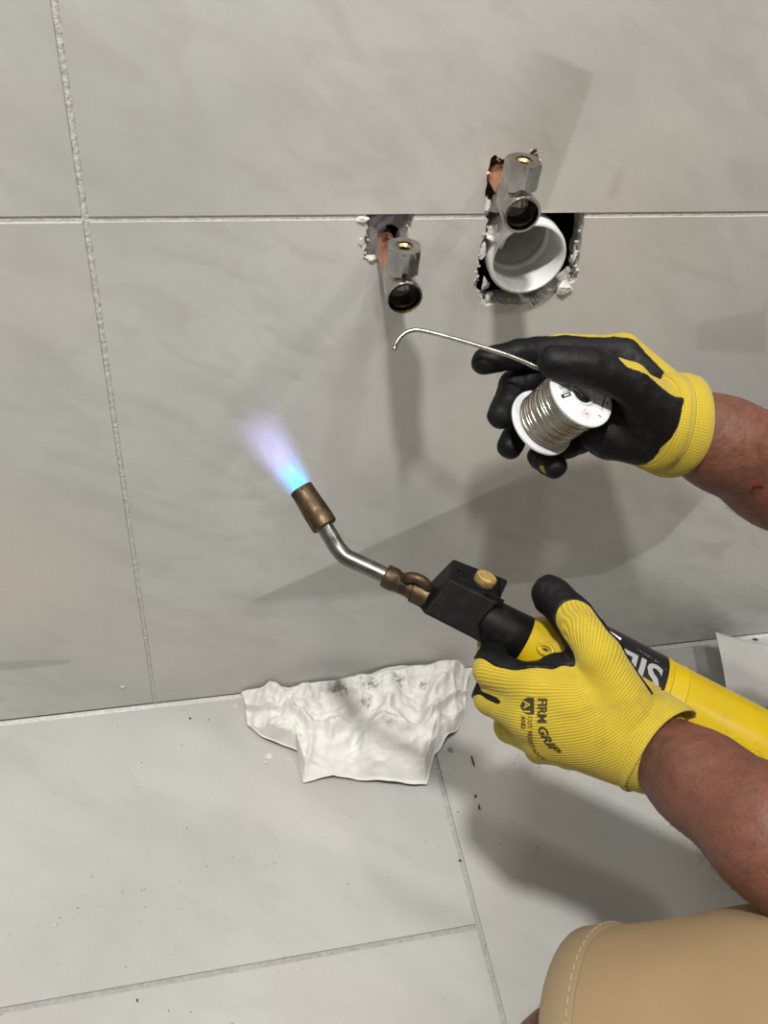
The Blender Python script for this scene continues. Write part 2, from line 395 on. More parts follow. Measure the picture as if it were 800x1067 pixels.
def ragged(pts, amp=0.0007, sub=3, grow=1.0, clampz=None):
    w = np.array([[W(*q)[0], W(*q)[2]] for q in pts]); c = w.mean(0); w = c + (w - c) * grow
    out = []
    for i in range(len(w) - 1):
        for k in range(sub):
            q = w[i] + (w[i + 1] - w[i]) * k / sub
            if 0 < i + k: q = q + RNG.normal(0, amp, 2)
            out.append(q)
    out.append(w[-1]); out = np.array(out)
    if clampz is not None: out[0, 1] = clampz; out[-1, 1] = clampz
    return [tuple(p) for p in out]
def slab(name, poly, y0, y1, mat_, parent, smooth=False, bw=0):
    A = [np.array([x, y0, z]) for x, z in poly]; B = [np.array([x, y1, z]) for x, z in poly]
    V, Fc = loft2(A, B); o = recalc(mk(name, V, Fc, mat_, parent), tri=True)
    if bw: bevel(o, bw, 2, 60)
    return o
def strip(v, f): return v, f
# backing board behind the tiles (the wall itself)
def lowpoly(x0, x1, z0, z1, notches, grow=1.0):
    p = [(x0, z0), (x0, z1)]
    for nt in notches: p += ragged(nt, grow=grow, clampz=z1)
    return p + [(x1, z1), (x1, z0)]
def uppoly(x0, x1, z0, z1, notches, grow=1.0):
    p = [(x0, z1), (x0, z0)]
    for nt in notches: p += ragged(nt, grow=grow, clampz=z0)
    return p + [(x1, z0), (x1, z1)]
def boards():
    parts = []
    for poly in (lowpoly(X0, X1, -0.02, ZJ, [holeL, holeR], 1.03), uppoly(X0, X1, ZJ, CEIL, [holeU], 1.02)):
        parts.append(loft2([np.array([x, TT, z]) for x, z in poly], [np.array([x, TT + 0.013, z]) for x, z in poly]))
    V, Fc = join(*parts); return V, Fc
V, Fc = boards(); wall = recalc(mk('wall_back', V, Fc, M_BOARD, kind='structure'), tri=True)
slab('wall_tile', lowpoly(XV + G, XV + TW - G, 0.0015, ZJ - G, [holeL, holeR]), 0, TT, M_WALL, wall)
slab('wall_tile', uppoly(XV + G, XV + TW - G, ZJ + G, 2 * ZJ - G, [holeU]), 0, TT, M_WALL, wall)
for xa, xb, za, zb in ((X0, XV - G, 0.0015, ZJ - G), (X0, XV - G, ZJ + G, 2 * ZJ - G), (XV + TW + G, X1, 0.0015, ZJ - G), (XV + TW + G, X1, ZJ + G, 2 * ZJ - G),
                       (X0, XV - G, 2 * ZJ + G, 3 * ZJ - G), (XV + G, XV + TW - G, 2 * ZJ + G, 3 * ZJ - G), (XV + TW + G, X1, 2 * ZJ + G, 3 * ZJ - G),
                       (X0, XV - G, 3 * ZJ + G, CEIL), (XV + G, XV + TW - G, 3 * ZJ + G, CEIL), (XV + TW + G, X1, 3 * ZJ + G, CEIL)):
    V, Fc = box((xa, 0, za), (xb, TT, zb)); bevel(mk('wall_tile', V, Fc, M_WALL, wall), 0.0006)
# vertical joint: rough grout nearly flush; horizontal joint left deeper
def grout_bead(x, z0, z1, n, yface=0.0007):
    V = []; Fc = []
    for i in range(n + 1):
        z = z0 + (z1 - z0) * i / n
        for k, xx in enumerate((-G, -G * 0.4, G * 0.4, G)):
            yy = yface + (0.0008 if k in (0, 3) else 0.0) + RNG.normal(0, 0.00022)
            V.append((x + xx, max(yy, -0.0006), z))
    for i in range(n):
        for k in range(3): a = i * 4 + k; Fc.append((a, a + 1, a + 5, a + 4))
    return V, Fc
for xj in (XV, XV + TW):
    for za, zb in ((0.0, ZJ - G), (ZJ + G, 2 * ZJ), (2 * ZJ, CEIL)):
        V, Fc = grout_bead(xj, za, zb, 260 if xj == XV else 20); mk('grout_joint', V, Fc, M_GROUT, wall, smooth=True)
hx = lambda q: W(*q)[0]
for xa, xb in ((X0, hx(holeL[0]) - 0.0005), (hx(holeL[-1]) + 0.0005, hx(holeR[0]) - 0.0005), (hx(holeR[-1]) + 0.0005, X1)):
    V, Fc = box((xa, 0.0008, ZJ - G), (xb, TT, ZJ + G)); mk('grout_joint', V, Fc, M_GROUT, wall)
for zj in (2 * ZJ, 3 * ZJ):
    V, Fc = box((X0, 0.0035, zj - G), (X1, TT, zj + G)); mk('grout_joint', V, Fc, M_GROUT, wall)
# dark hollow behind the board, open towards the holes
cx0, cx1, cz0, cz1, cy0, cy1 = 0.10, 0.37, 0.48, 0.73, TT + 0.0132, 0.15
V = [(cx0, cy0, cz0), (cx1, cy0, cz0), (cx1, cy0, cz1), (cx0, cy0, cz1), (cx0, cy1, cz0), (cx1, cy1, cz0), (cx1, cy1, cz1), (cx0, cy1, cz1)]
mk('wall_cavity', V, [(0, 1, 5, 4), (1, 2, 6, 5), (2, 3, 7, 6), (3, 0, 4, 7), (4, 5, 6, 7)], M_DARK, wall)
# broken edges of plaster round the holes
def chip(c, s, seed, sub=2, flat=(1, 1, 1), amp=0.35):
    rg = np.random.default_rng(seed); n = 9 + 7 * (sub - 1); pts = rg.normal(size=(n, 3)); pts /= np.linalg.norm(pts, axis=1)[:, None]; pts *= rg.uniform(0.55, 1.15, (n, 1))
    bm = bmesh.new()
    for q in pts: bm.verts.new(tuple(q * np.array(flat) * s + np.asarray(c)))
    r = bmesh.ops.convex_hull(bm, input=bm.verts)
    bmesh.ops.delete(bm, geom=[v for v in bm.verts if not v.link_faces], context='VERTS')
    bm.verts.index_update(); V = np.array([v.co[:] for v in bm.verts]); Fc = [tuple(v.index for v in f.verts) for f in bm.faces]; bm.free()
    return V, Fc
def rim_chips(hole, n, y=0.001, smin_=0.0006, smax=0.0019, skip=()):
    w = [W(*q) for q in hole]; parts = []
    for k in range(n):
        i = int(RNG.integers(0, len(w) - 1))
        if i in skip: continue
        q = w[i] + (w[i + 1] - w[i]) * RNG.random()
        s = RNG.uniform(smin_, smax)
        parts.append(chip((q[0] + RNG.normal(0, 0.0012), y + RNG.uniform(-0.001, 0.007), q[2] + RNG.normal(0, 0.0012)), s, k + 11, 1, (1.2, 0.8, 1.2), 0.4))
    return join(*parts)
for hole, n, nm in ((holeL, 90, 1), (holeR, 230, 2), (holeU, 90, 3)):
    V, Fc = rim_chips(hole, n); mk('broken_plaster_edge', V, Fc, M_PLASTER, wall, kind='stuff')
for (px, py, y, s, fl) in ((519, 250, -0.002, 0.0085, (1.35, 0.8, 0.8)), (512, 240, 0.001, 0.0055, (1, 0.8, 1.2)), (587, 300, 0.0, 0.0075, (1.1, 0.6, 0.8)), (510, 310, 0.004, 0.006, (0.7, 0.5, 1.3)),
                           (505, 296, 0.006, 0.006, (0.8, 0.5, 1.3)), (516, 212, 0.001, 0.007, (0.9, 0.7, 1.2)), (508, 215, 0.0, 0.005, (0.8, 0.5, 1.3)), (377, 229, 0.0, 0.0042, (1.3, 0.5, 0.8)),
                           (387, 268, 0.001, 0.005, (1.2, 0.6, 0.6)), (376, 252, 0.0, 0.003, (0.8, 0.5, 1.3)), (503, 262, 0.001, 0.005, (0.7, 0.6, 1.6)), (598, 268, 0.001, 0.004, (0.5, 0.6, 1.8))):
    V, Fc = chip(W(px, py, y), s, int(px + py), 3, fl, 0.5); mk('plaster_chunk', V, Fc, M_PLASTER, wall)

# floor
V, Fc = box((X0, Y1, -0.03), (X1, 0.02, -0.0022)); floor = mk('floor', V, Fc, grainy('floor_grout', (0.40, 0.395, 0.37), 0.95, 260, 0.2, 0.9, 0.0018), kind='structure')
XA, YF, G2 = 0.2549, -0.3055, 0.0026
def ftile(xa, xb, ya, yb):
    V, Fc = box((xa, ya, -0.012), (xb, yb, 0.0)); bevel(mk('floor_tile', V, Fc, M_FLOOR, floor), 0.0005)
xs = [X0] + [XA - 0.61 * k for k in (2, 1, 0)] + [XA + 0.61 * k for k in (1, 2)] + [X1]
for i in range(len(xs) - 1):
    right = xs[i] > XA - 0.01
    ys = [-0.0065, -0.61, -1.22, Y1] if right else [-0.0065, YF, YF - 0.61, YF - 1.22, Y1]
    for j in range(len(ys) - 1):
        ftile(xs[i] + (G2 if i else 0), xs[i + 1] - G2, ys[j + 1] + G2, ys[j] - (G2 if j else 0))
V, Fc = box((X0, -0.0065, -0.012), (X1, 0.0, -0.0012)); mk('perimeter_grout', V, Fc, M_GROUT, floor)
# other sides of the room
for nm, lo, hi, mm in (('wall_left', (X0 - 0.08, Y1, -0.03), (X0, 0.16, CEIL), M_PAINT), ('wall_right', (X1, Y1, -0.03), (X1 + 0.08, 0.16, CEIL), M_PAINT),
                       ('wall_front', (X0 - 0.08, Y1 - 0.08, -0.03), (X1 + 0.08, Y1, CEIL), M_PAINT), ('ceiling', (X0 - 0.08, Y1 - 0.08, CEIL), (X1 + 0.08, 0.16, CEIL + 0.06), M_CEIL)):
    V, Fc = box(lo, hi); mk(nm, V, Fc, mm, kind='structure')
M_LAMP = mat('lamp_glass', (0.9, 0.9, 0.88), 0.4); M_LAMP.node_tree.nodes['Principled BSDF'].inputs['Emission Color'].default_value = (*LIGHT_COL, 1)
M_LAMP.node_tree.nodes['Principled BSDF'].inputs['Emission Strength'].default_value = 8.0
for i, (lx, ly, pw) in enumerate(LIGHTS):
    t_ = thing('ceiling_downlight', (lx, ly, CEIL), ('round white ceiling downlight furthest from the crouching worker', 'round white ceiling downlight above the two pipe stubs', 'round white ceiling downlight above the crouching worker')[i], 'downlight', 'recessed ceiling downlights')
    V, Fc = lathe([(0.047, -0.006), (0.047, 0.0), (0.062, 0.0), (0.062, -0.004), (0.055, -0.008), (0.047, -0.006)], (lx, ly, CEIL), (0, 0, 1), 40); mk('bezel', V, Fc, M_CEIL, t_, smooth=True)
    V, Fc = lathe([(0.0, -0.002), (0.046, -0.002)], (lx, ly, CEIL), (0, 0, 1), 40); mk('diffuser', V, Fc, M_LAMP, t_)

# ------------------------------------------------------------------ pipes in the wall
def valve(x, z, L, label, br=0.0108, nutrot=0.0, sleeve=False):
    r = thing('angle_valve', (x, 0.0, z), label, 'valve', 'chrome angle valves on copper stubs')
    c = np.array([x, 0.0, z]); d = np.array([0, -1.0, 0])
    V, Fc = lathe([(0.0, -0.09), (0.0082, -0.09), (0.0082, L - 0.034)], c, d, 28); mk('copper_pipe', V, Fc, M_COPPER, r, smooth=True)
    if sleeve:
        V, Fc = lathe([(0.0090, -0.006), (0.020, -0.004), (0.023, -0.009), (0.023, -0.10)], c + np.array([0.003, 0, 0.006]), d, 36); mk('pipe_sleeve', V, Fc, M_SLEEVE, r, smooth=True)
    e = L; i0 = L - 0.036
    prof = [(0.0084, i0), (0.0092, i0 + 0.0015), (0.0103, i0 + 0.008), (0.0112, i0 + 0.014), (br, i0 + 0.022), (br, e - 0.006), (br + 0.0006, e - 0.0055), (br + 0.0006, e - 0.001), (br, e),
            (br - 0.0016, e), (br - 0.0021, e - 0.0012), (br - 0.0024, e - 0.004)]
    V, Fc = lathe(prof, c, d, 44); body = mk('valve_body', V, Fc, M_CHROME, r, autos=40)
    V, Fc = lathe([(br - 0.0024, e - 0.004), (br - 0.0026, e - 0.018), (0.004, e - 0.019), (0.0, e - 0.019)], c, d, 36); mk('bore', V, Fc, M_BORE, body, autos=40)
    n0 = c + d * (L - 0.0180); up = np.array([0.0, 0.0, 1.0])
    V, Fc = lathe([(0.0108, 0.002), (0.0098, 0.008), (0.0098, 0.0135)], n0, up, 36); mk('branch', V, Fc, M_CHROME, body, smooth=True)
    # hexagonal compression nut, bored through
    A = 0.0126; hz0, hz1 = 0.0120, 0.0310; rin = 0.0060; rings = []
    def hexr(k, n=48, rr=A, round_=None):
        a = 2 * math.pi * k / n + nutrot; s = (a - nutrot) % (math.pi / 3) - math.pi / 6
        q = rr / math.cos(s) * 0.9; return a, (min(q, round_) if round_ else q)
    secs = [(hz0, 'in'), (hz0, 'round'), (hz0 + 0.0012, 'hex'), (hz1 - 0.0012, 'hex'), (hz1, 'round'), (hz1, 'in'), (hz1 - 0.010, 'in')]
    V = []; N = 48
    for (zz, kd) in secs:
        for k in range(N):
            a, q = hexr(k); q = {'in': rin, 'round': min(q, A * 0.955), 'hex': q}[kd]
            V.append(n0 + up * zz + q * np.array([math.cos(a), math.sin(a), 0]))
    Fc = [(i * N + k, i * N + (k + 1) % N, (i + 1) * N + (k + 1) % N, (i + 1) * N + k) for i in range(len(secs) - 1) for k in range(N)]
    nut = recalc(mk('hex_nut', V, Fc, M_CHROME, r)); nut.data.polygons.foreach_set('use_smooth', [True] * len(nut.data.polygons)); nut.data.set_sharp_from_angle(angle=math.radians(18))
    V, Fc = lathe([(rin + 0.0003, hz1 - 0.0012), (rin - 0.0016, hz1 - 0.003), (rin - 0.0016, hz1 - 0.016), (0.0, hz1 - 0.016)], n0, up, 30); mk('brass_olive', V, Fc, M_BRASSIN, nut, autos=40)
    return r
valve(0.1605, 0.5855, 0.070, 'lower chrome angle valve on a copper stub in the small square hole', br=0.0123, nutrot=0.30, sleeve=True)
valve(0.2400, 0.6415, 0.0575, 'upper chrome angle valve directly above the white drain pipe', br=0.0130, nutrot=0.50)
dr = thing('drain_pipe', (0.2741, 0.0, 0.5775), 'white plastic waste pipe socket in the large broken hole', 'pipe')
dc = np.array([0.2741, 0.0, 0.5775]); dd = np.array([0, -1.0, 0])
V, Fc = lathe([(0.0290, -0.10), (0.0290, -0.012), (0.0312, -0.008), (0.0315, 0.006), (0.0308, 0.0085), (0.0292, 0.0090), (0.0280, 0.0080), (0.0274, 0.004), (0.0266, -0.020)], dc, dd, 64); sk = mk('socket', V, Fc, M_PVC, dr, autos=50)
V, Fc = lathe([(0.0266, -0.020), (0.0246, -0.021), (0.0242, -0.024), (0.0246, -0.027), (0.0262, -0.028)], dc, dd, 64); mk('seal_ring', V, Fc, M_PVC, sk, smooth=True)
V, Fc = lathe([(0.0262, -0.028), (0.0250, -0.050), (0.0248, -0.085), (0.015, -0.092), (0.0, -0.094)], dc, dd, 64); mk('inner_pipe', V, Fc, M_PVC, sk, autos=40)

# ------------------------------------------------------------------ blow torch (head, neck and gas cylinder move together)
torch = thing('blow_torch', P(700, 800, 0.645), 'brass-tipped blow torch on a yellow gas cylinder held in the lower hand', 'torch')
tipA, tipB = P(313.5, 509, 0.664), P(339, 549, 0.660)
ax = nrm(tipB - tipA); Lt = np.linalg.norm(tipB - tipA)
V, Fc = lathe([(0.0066, 0.010), (0.0068, 0.0), (0.0084, 0.0), (0.0087, 0.003), (0.0089, 0.010), (0.0094, Lt * 0.55), (0.0097, Lt * 0.8), (0.0095, Lt * 0.97), (0.0085, Lt), (0.0060, Lt)], tipA, ax, 40)
tip = mk('burner_tip', V, Fc, M_BRONZE, torch, autos=40)
V, Fc = lathe([(0.0062, 0.010), (0.0, 0.010)], tipA, ax, 32); mk('burner_mouth', V, Fc, M_DARK, tip)
u, v, _ = frame(ax)
for k in range(4):
    a = k * math.pi / 2 + 0.4; e = math.cos(a) * u + math.sin(a) * v
    V, Fc = obox(tipA + ax * 0.0018 + e * 0.0076, ax, np.cross(ax, e), e, 0.0028, 0.0022, 0.0022); mk('air_slot', V, Fc, M_DARK, tip)
pts = crom([P(336, 545, 0.660), P(345, 560, 0.660), P(351, 570, 0.660), P(360, 580, 0.659), P(372, 586, 0.658), P(388, 593.5, 0.656), P(406, 602, 0.654)], 8)
V, Fc = sweep(pts, 0.0061, 24); mk('steel_tube', V, Fc, M_STEEL, torch, autos=50)
c0, c1 = P(401, 599.5, 0.654), P(446, 622, 0.650); ca = nrm(c1 - c0); Lc = np.linalg.norm(c1 - c0)
V, Fc = lathe([(0.0060, 0.0), (0.0082, 0.0), (0.0086, 0.001), (0.0086, 0.0085), (0.0078, 0.0095), (0.0074, 0.016), (0.0074, 0.022), (0.0092, 0.0225), (0.0092, Lc)], c0, ca, 36); ven = mk('brass_collar', V, Fc, M_BRONZE, torch, autos=40)
def torus(c, n, R, r, N=40, K=14, a0=0, a1=2 * math.pi, hint=(0, 0, 1)):
    u, v, n = frame(n, hint); pts = [np.asarray(c) + R * (math.cos(a) * u + math.sin(a) * v) for a in np.linspace(a0, a1, N)]
    return sweep(pts, r, K)
V, Fc = torus(P(433, 612, 0.649), CV(-0.35, 0.65, -0.65), 0.0098, 0.0040); mk('hanging_ring', V, Fc, M_BRONZE, torch, smooth=True)
uu, vv, _ = frame(ca)
for (px, py) in ((424, 604), (419, 613.5)):
    q = P(px, py, 0.6415); V, Fc = lathe([(0.0, 0.0), (0.0026, 0.0), (0.0028, 0.0016)], q, CV(0.1, -0.1, -1) * -1, 18); mk('air_hole', V, Fc, M_INK, ven)
zf, zb = 0.634, 0.662
front = [P(*q, zf) for q in ((468, 603), (519, 628), (507, 641), (499, 652), (501, 670), (441, 639))]
back = [P(*q, zb) for q in ((472, 582), (530, 604), (520, 625), (508, 640), (505, 658), (430, 625))]
V, Fc = loft2(front, back); body = recalc(mk('trigger_body', V, Fc, M_BPLAST, torch)); bevel(body, 0.0016, 3, 25)
e1 = nrm(front[1] - front[0]); e2 = nrm(back[0] - front[0]); tn = nrm(np.cross(e2, e1)); tn = tn if tn @ CV(0, -1, -0.5) > 0 else -tn
ctr = (front[0] + front[1] + back[0] + back[1]) / 4
def ontop(a, b, h=0.0): return front[0] + (front[1] - front[0]) * a + (back[0] - front[0]) * b + tn * h
V, Fc = [], []
kc = ontop(0.66, 0.52)
prof = [(0.0, 0.0072), (0.0066, 0.0072), (0.0078, 0.0064), (0.0080, 0.001), (0.0070, 0.0), (0.0070, -0.002)]
V, Fc = lathe(prof, kc, tn, 60)
V = np.array(V); n_ = len(prof)
for k in range(60):
    if k % 2:
        for i in (2, 3): V[k * n_ + i] += (kc + tn * (prof[i][1]) - V[k * n_ + i]) * 0.06
mk('ignition_knob', V, Fc, M_KNOB, torch, autos=40)
V, Fc = lathe([(0.0096, -0.001), (0.0100, 0.0012), (0.0088, 0.0020), (0.0082, 0.0012)], kc, tn, 40); mk('knob_collar', V, Fc, M_BPLAST, torch, smooth=True)
V, Fc = torus(ontop(0.20, 0.5, 0.0004), tn, 0.0035, 0.0006, 28, 8); mk('moulded_mark', V, Fc, M_BPLAST, torch, smooth=True)
V, Fc = obox(ontop(0.985, 0.5, 0.001), e1, e2, tn, 0.0016, 0.026, 0.0075); bevel(mk('end_clip', V, Fc, M_BPLAST, torch), 0.0005)
V, Fc = obox(ontop(0.90, 0.04, 0.0005), e1, e2, tn, 0.014, 0.0016, 0.0055); bevel(mk('end_clip', V, Fc, M_BPLAST, torch), 0.0005)
s0, s1 = P(500, 642, 0.652), P(545, 667, 0.652); sa = nrm(s1 - s0); Ls = np.linalg.norm(s1 - s0)
V, Fc = lathe([(0.0, -0.004), (0.0150, -0.004), (0.0160, 0.0), (0.0168, Ls * 0.6), (0.0178, Ls), (0.0170, Ls + 0.001), (0.0120, Ls + 0.001)], s0, sa, 44); mk('neck_sleeve', V, Fc, M_BPLAST, torch, autos=45)
# gas cylinder along the same axis
g0, g1 = P(541, 665, 0.653), P(800, 800.5, 0.640); ga = nrm(g1 - g0); GR = 0.0362
gprof = [(0.0125, -0.004), (0.0165, 0.001), (0.0205, 0.006), (0.0250, 0.014), (0.0295, 0.022), (0.0335, 0.030), (0.0356, 0.038), (GR, 0.046)]
LBL0, LBL1 = 0.044, 0.0965
gprof += [(GR, 0.1105), (GR + 0.0005, 0.1112), (GR + 0.0005, 0.112), (GR - 0.0001, 0.1126), (GR, 0.230), (0.034, 0.240), (0.028, 0.246), (0.0, 0.246)]
V, Fc = lathe(gprof, g0, ga, 72); cyl = mk('gas_cylinder', V, Fc, M_YPAINT, torch, autos=45)
V, Fc = lathe([(GR + 0.0001, LBL0), (GR + 0.0004, LBL0), (GR + 0.0004, LBL1), (GR + 0.0001, LBL1)], g0, ga, 72); lab = mk('black_label', V, Fc, M_LABELB, cyl, autos=40)
# moulded ridge ring just behind the label
V, Fc = lathe([(GR + 0.0001, LBL1 + 0.002), (GR + 0.0006, LBL1 + 0.0025), (GR + 0.0006, LBL1 + 0.004), (GR + 0.0001, LBL1 + 0.0045)], g0, ga, 72); mk('embossed_band', V, Fc, M_YPAINT, cyl, smooth=True)
def text_mesh(s, size=1.0, bold=0.0, extr=0.0):
    cu = bpy.data.curves.new('t', 'FONT'); cu.body = s; cu.size = size; cu.offset = bold; cu.extrude = extr; cu.resolution_u = 3
    ob = bpy.data.objects.new('t', cu); COL.objects.link(ob); bpy.context.view_layer.update()
    me = bpy.data.meshes.new_from_object(ob.evaluated_get(bpy.context.evaluated_depsgraph_get()))
    bpy.data.objects.remove(ob); bpy.data.curves.remove(cu)
    bm = bmesh.new(); bm.from_mesh(me); bmesh.ops.triangulate(bm, faces=bm.faces)
    for _ in range(3):
        le = [e for e in bm.edges if e.calc_length() > 0.13 * size]
        if not le: break
        bmesh.ops.subdivide_edges(bm, edges=le, cuts=1); bmesh.ops.triangulate(bm, faces=bm.faces)
    V = np.array([v.co[:] for v in bm.verts]); bm.verts.index_update(); Fc = [tuple(v.index for v in f.verts) for f in bm.faces]; bm.free(); bpy.data.meshes.remove(me)
    return V, Fc
gu, gv, _ = frame(ga)
def on_cyl(t, ang, r): return g0 + ga * t + r * (math.cos(ang) * gu + math.sin(ang) * gv)
def cyl_angle(px, py):                       # angle on the cylinder facing a picture point
    d = nrm(P(px, py, 1.0) - CAM); o = CAM - g0; dp = d - ga * (d @ ga); op = o - ga * (o @ ga)
    A, B, C = dp @ dp, 2 * dp @ op, op @ op - GR * GR; s = (-B - math.sqrt(max(0, B * B - 4 * A * C))) / (2 * A)
    h = CAM + s * d; q = h - g0; return q @ ga, math.atan2(q @ gv, q @ gu)
ts, as_ = cyl_angle(690, 699); te, ae = cyl_angle(683, 715)
sg = 1 if (ae - as_) > 0 else -1
V, Fc = text_mesh('SIEV', 1.0, 0.025); Hh = abs(ae - as_) * GR * 1.45
Vc = np.array([on_cyl(ts + 0.0005 - x * Hh * 1.36 * 0.92, as_ + sg * (y * Hh * 1.36 - 0.001) / GR, GR + 0.0007) for x, y, z in V]); mk('brand_print', Vc, Fc, M_WHITEINK, lab)
tr, ar = cyl_angle(640, 664)
V = [on_cyl(tr + a, ar + sg * b / GR, GR + 0.0007) for a, b in ((-0.004, -0.004), (0.005, -0.002), (0.003, 0.005), (-0.005, 0.004))]; mk('warning_print', V, [(0, 1, 2, 3)], M_LABELW, lab)
rngp = random.Random(3)
for k in range(9):                            # rows of print too small to read
    t0, a0 = cyl_angle(664 + 2.6 * k, 677 + 1.6 * k); hh = rngp.uniform(0.0006, 0.0022)
    V = [on_cyl(t0 + a, a0 + sg * b / GR, GR + 0.0007) for a, b in ((0, 0), (0.0005, 0), (0.0005, hh), (0, hh))]; mk('small_print', V, [(0, 1, 2, 3)], M_WHITEINK, lab)
t0, a0 = cyl_angle(687, 729); V = [on_cyl(t0 + a, a0 + sg * b / GR, GR + 0.0007) for a, b in ((0.001, 0), (0.001, 0.006), (-0.008, 0.006), (-0.008, 0.001))]; mk('warning_print', V, [(0, 1, 2, 3)], M_LABELW, lab)
tv, av = cyl_angle(568.5, 677)
# pressed oval valve boss on the shoulder
d = nrm(P(568.5, 677, 1) - CAM); bvh = BVHTree.FromPolygons([tuple(p + rootloc(torch)) for p in np.array([v.co[:] for v in cyl.data.vertices])], [tuple(p.vertices) for p in cyl.data.polygons])
hit, hn, _, _ = bvh.ray_cast(Vector(CAM), Vector(d))
hn = nrm(hn) if np.array(hn) @ d < 0 else -nrm(hn)
pts = []
su, sv, _ = frame(hn, ga)
for k in range(29):
    a = 2 * math.pi * k / 28; pts.append(np.array(hit) + su * 0.0033 * math.cos(a) + sv * 0.0052 * math.sin(a))
V, Fc = sweep(pts, 0.0015, 10); mk('valve_boss', V, Fc, M_YPAINT, cyl, smooth=True)
V = [np.array(hit) + hn * 0.0003 + su * 0.0010 * math.cos(a) + sv * 0.0024 * math.sin(a) for a in np.linspace(0, 2 * math.pi, 20, endpoint=False)]; mk('valve_slot', V, [tuple(range(20))], M_DARK, cyl)

# flame: glowing gas, a volume that gives off light
fl = thing('flame', tipA, 'blue gas flame at the burner tip fading to violet', 'flame')
fdir = nrm(P(268, 440, 0.668) - tipA); FLn = 0.058
def flame_mat(name, core, tail, strength, L, R, zfall, dens=0.0):
    M = bpy.data.materials.new(name); M.use_nodes = True; nt = M.node_tree
    for n_ in list(nt.nodes):
        if n_.type == 'BSDF_PRINCIPLED': nt.nodes.remove(n_)
    class Q(NT):
        def __init__(s): s.M = M; s.t = nt; s.b = None; s.co = None
    t = Q(); x = t.sep()
    rad = t.m('SQRT', t.m('ADD', t.m('MULTIPLY', x[0], x[0]), t.m('MULTIPLY', x[1], x[1])))
    zz = t.m('DIVIDE', x[2], L); ra = t.m('MULTIPLY_ADD', zz, R[1] - R[0], R[0])
    fr = t.rng(t.m('DIVIDE', rad, ra), 0.15, 1.0, 1, 0, True)
    fz = t.m('POWER', t.rng(zz, 0.0, 1.0, 1.0, 0.0), zfall)
    nz = t.rng(t.noise(1.0, 3, 0.6, vec=t.mapped((230, 230, 70))), 0.32, 0.66, 0.35, 1.15)
    e = t.n('ShaderNodeEmission'); t.l(t.mix(t.rng(zz, 0.0, 0.45, 0, 1, True), core, tail), e.inputs[0])
    t.l(t.m('MULTIPLY', t.m('MULTIPLY', t.m('MULTIPLY', fr, fz), nz), strength), e.inputs[1])
    out = [n_ for n_ in nt.nodes if n_.type == 'OUTPUT_MATERIAL'][0]; 
    if dens:
        ab = t.n('ShaderNodeVolumeAbsorption'); ab.inputs[0].default_value = (0.0, 0.55, 0.95, 1); t.l(t.m('MULTIPLY', t.m('MULTIPLY', fr, fz), dens), ab.inputs[1])
        ad = t.n('ShaderNodeAddShader'); t.l(e.outputs[0], ad.inputs[0]); t.l(ab.outputs[0], ad.inputs[1]); t.l(ad.outputs[0], out.inputs['Volume'])
    else: t.l(e.outputs[0], out.inputs['Volume'])
    return M
def flame_part(name, L, r0, r1, M, loc0=0.0):
    prof = [(0.0, 0.0), (r0 * 0.98, 0.0)] + [(r0 + (r1 - r0) * k / 8, L * k / 8) for k in range(1, 9)] + [(0.0, L)]
    V, Fc = lathe(prof, (0, 0, 0), (0, 0, 1), 28); me = bpy.data.meshes.new(name); me.from_pydata([tuple(p) for p in V], [], Fc); me.update(); me.materials.append(M)
    o = bpy.data.objects.new(name, me); COL.objects.link(o); o.parent = fl
    o.rotation_mode = 'QUATERNION'; o.rotation_quaternion = Vector((0, 0, 1)).rotation_difference(Vector(fdir)); o.location = tuple(fdir * loc0); recalc(o); return o
flame_part('outer_plume', 0.072, 0.0115, 0.027, flame_mat('flame_plume', (0.06, 0.40, 1.0), (0.46, 0.44, 1.0), 100.0, 0.072, (0.0130, 0.028), 1.5), 0.0)
flame_part('inner_core', 0.023, 0.0066, 0.0105, flame_mat('flame_core', (0.0, 0.58, 1.0), (0.0, 0.36, 1.0), 190.0, 0.023, (0.0088, 0.0140), 0.7, 45.0), -0.001)

# ------------------------------------------------------------------ solder spool
sax = CV(-0.458, 0.370, 0.809); sax = nrm(sax)
sp0 = P(606.5, 409, 0.662)                    # centre of the near flange face
spool = thing('solder_spool', sp0 + sax * 0.05, 'white spool wound with silver solder wire in the upper hand', 'spool')
SR, SL = 0.0272, 0.050
def flange(t, flip):
    f = 1 if flip else -1
    return [(0.0105, t), (SR - 0.0006, t), (SR, t + 0.0006), (SR, t + 0.0022), (SR - 0.0006, t + 0.0028), (0.0105, t + 0.0028)]
V, Fc = lathe(flange(0.0, 0), sp0, sax, 64, closed=True); fl1 = mk('flange', V, Fc, M_SPOOL, spool, autos=40)
V, Fc = lathe([(a, b + SL - 0.0028) for a, b in flange(0.0, 0)], sp0, sax, 64, closed=True); mk('flange', V, Fc, M_SPOOL, spool, autos=40)
V, Fc = lathe([(0.0086, -0.0006), (0.0102, -0.0010), (0.0112, 0.0), (0.0112, SL), (0.0090, SL), (0.0086, -0.0006)], sp0, sax, 48); mk('hub', V, Fc, M_SPOOL, spool, autos=40)
V, Fc = lathe([(0.0086, 0.014), (0.0, 0.014)], sp0, sax, 36); mk('hub_bottom', V, Fc, M_INK, spool)
V, Fc = lathe([(0.0128, -0.0003), (0.0246, -0.0003)], sp0, sax, 64); plab = mk('paper_label', V, Fc, M_LABELW, fl1)
lu, lv, _ = frame(sax, CV(0, 1, 0))
if lu @ CV(1, 0, 0) < 0: lu = -lu
if lv @ CV(0, 1, 0) < 0: lv = -lv
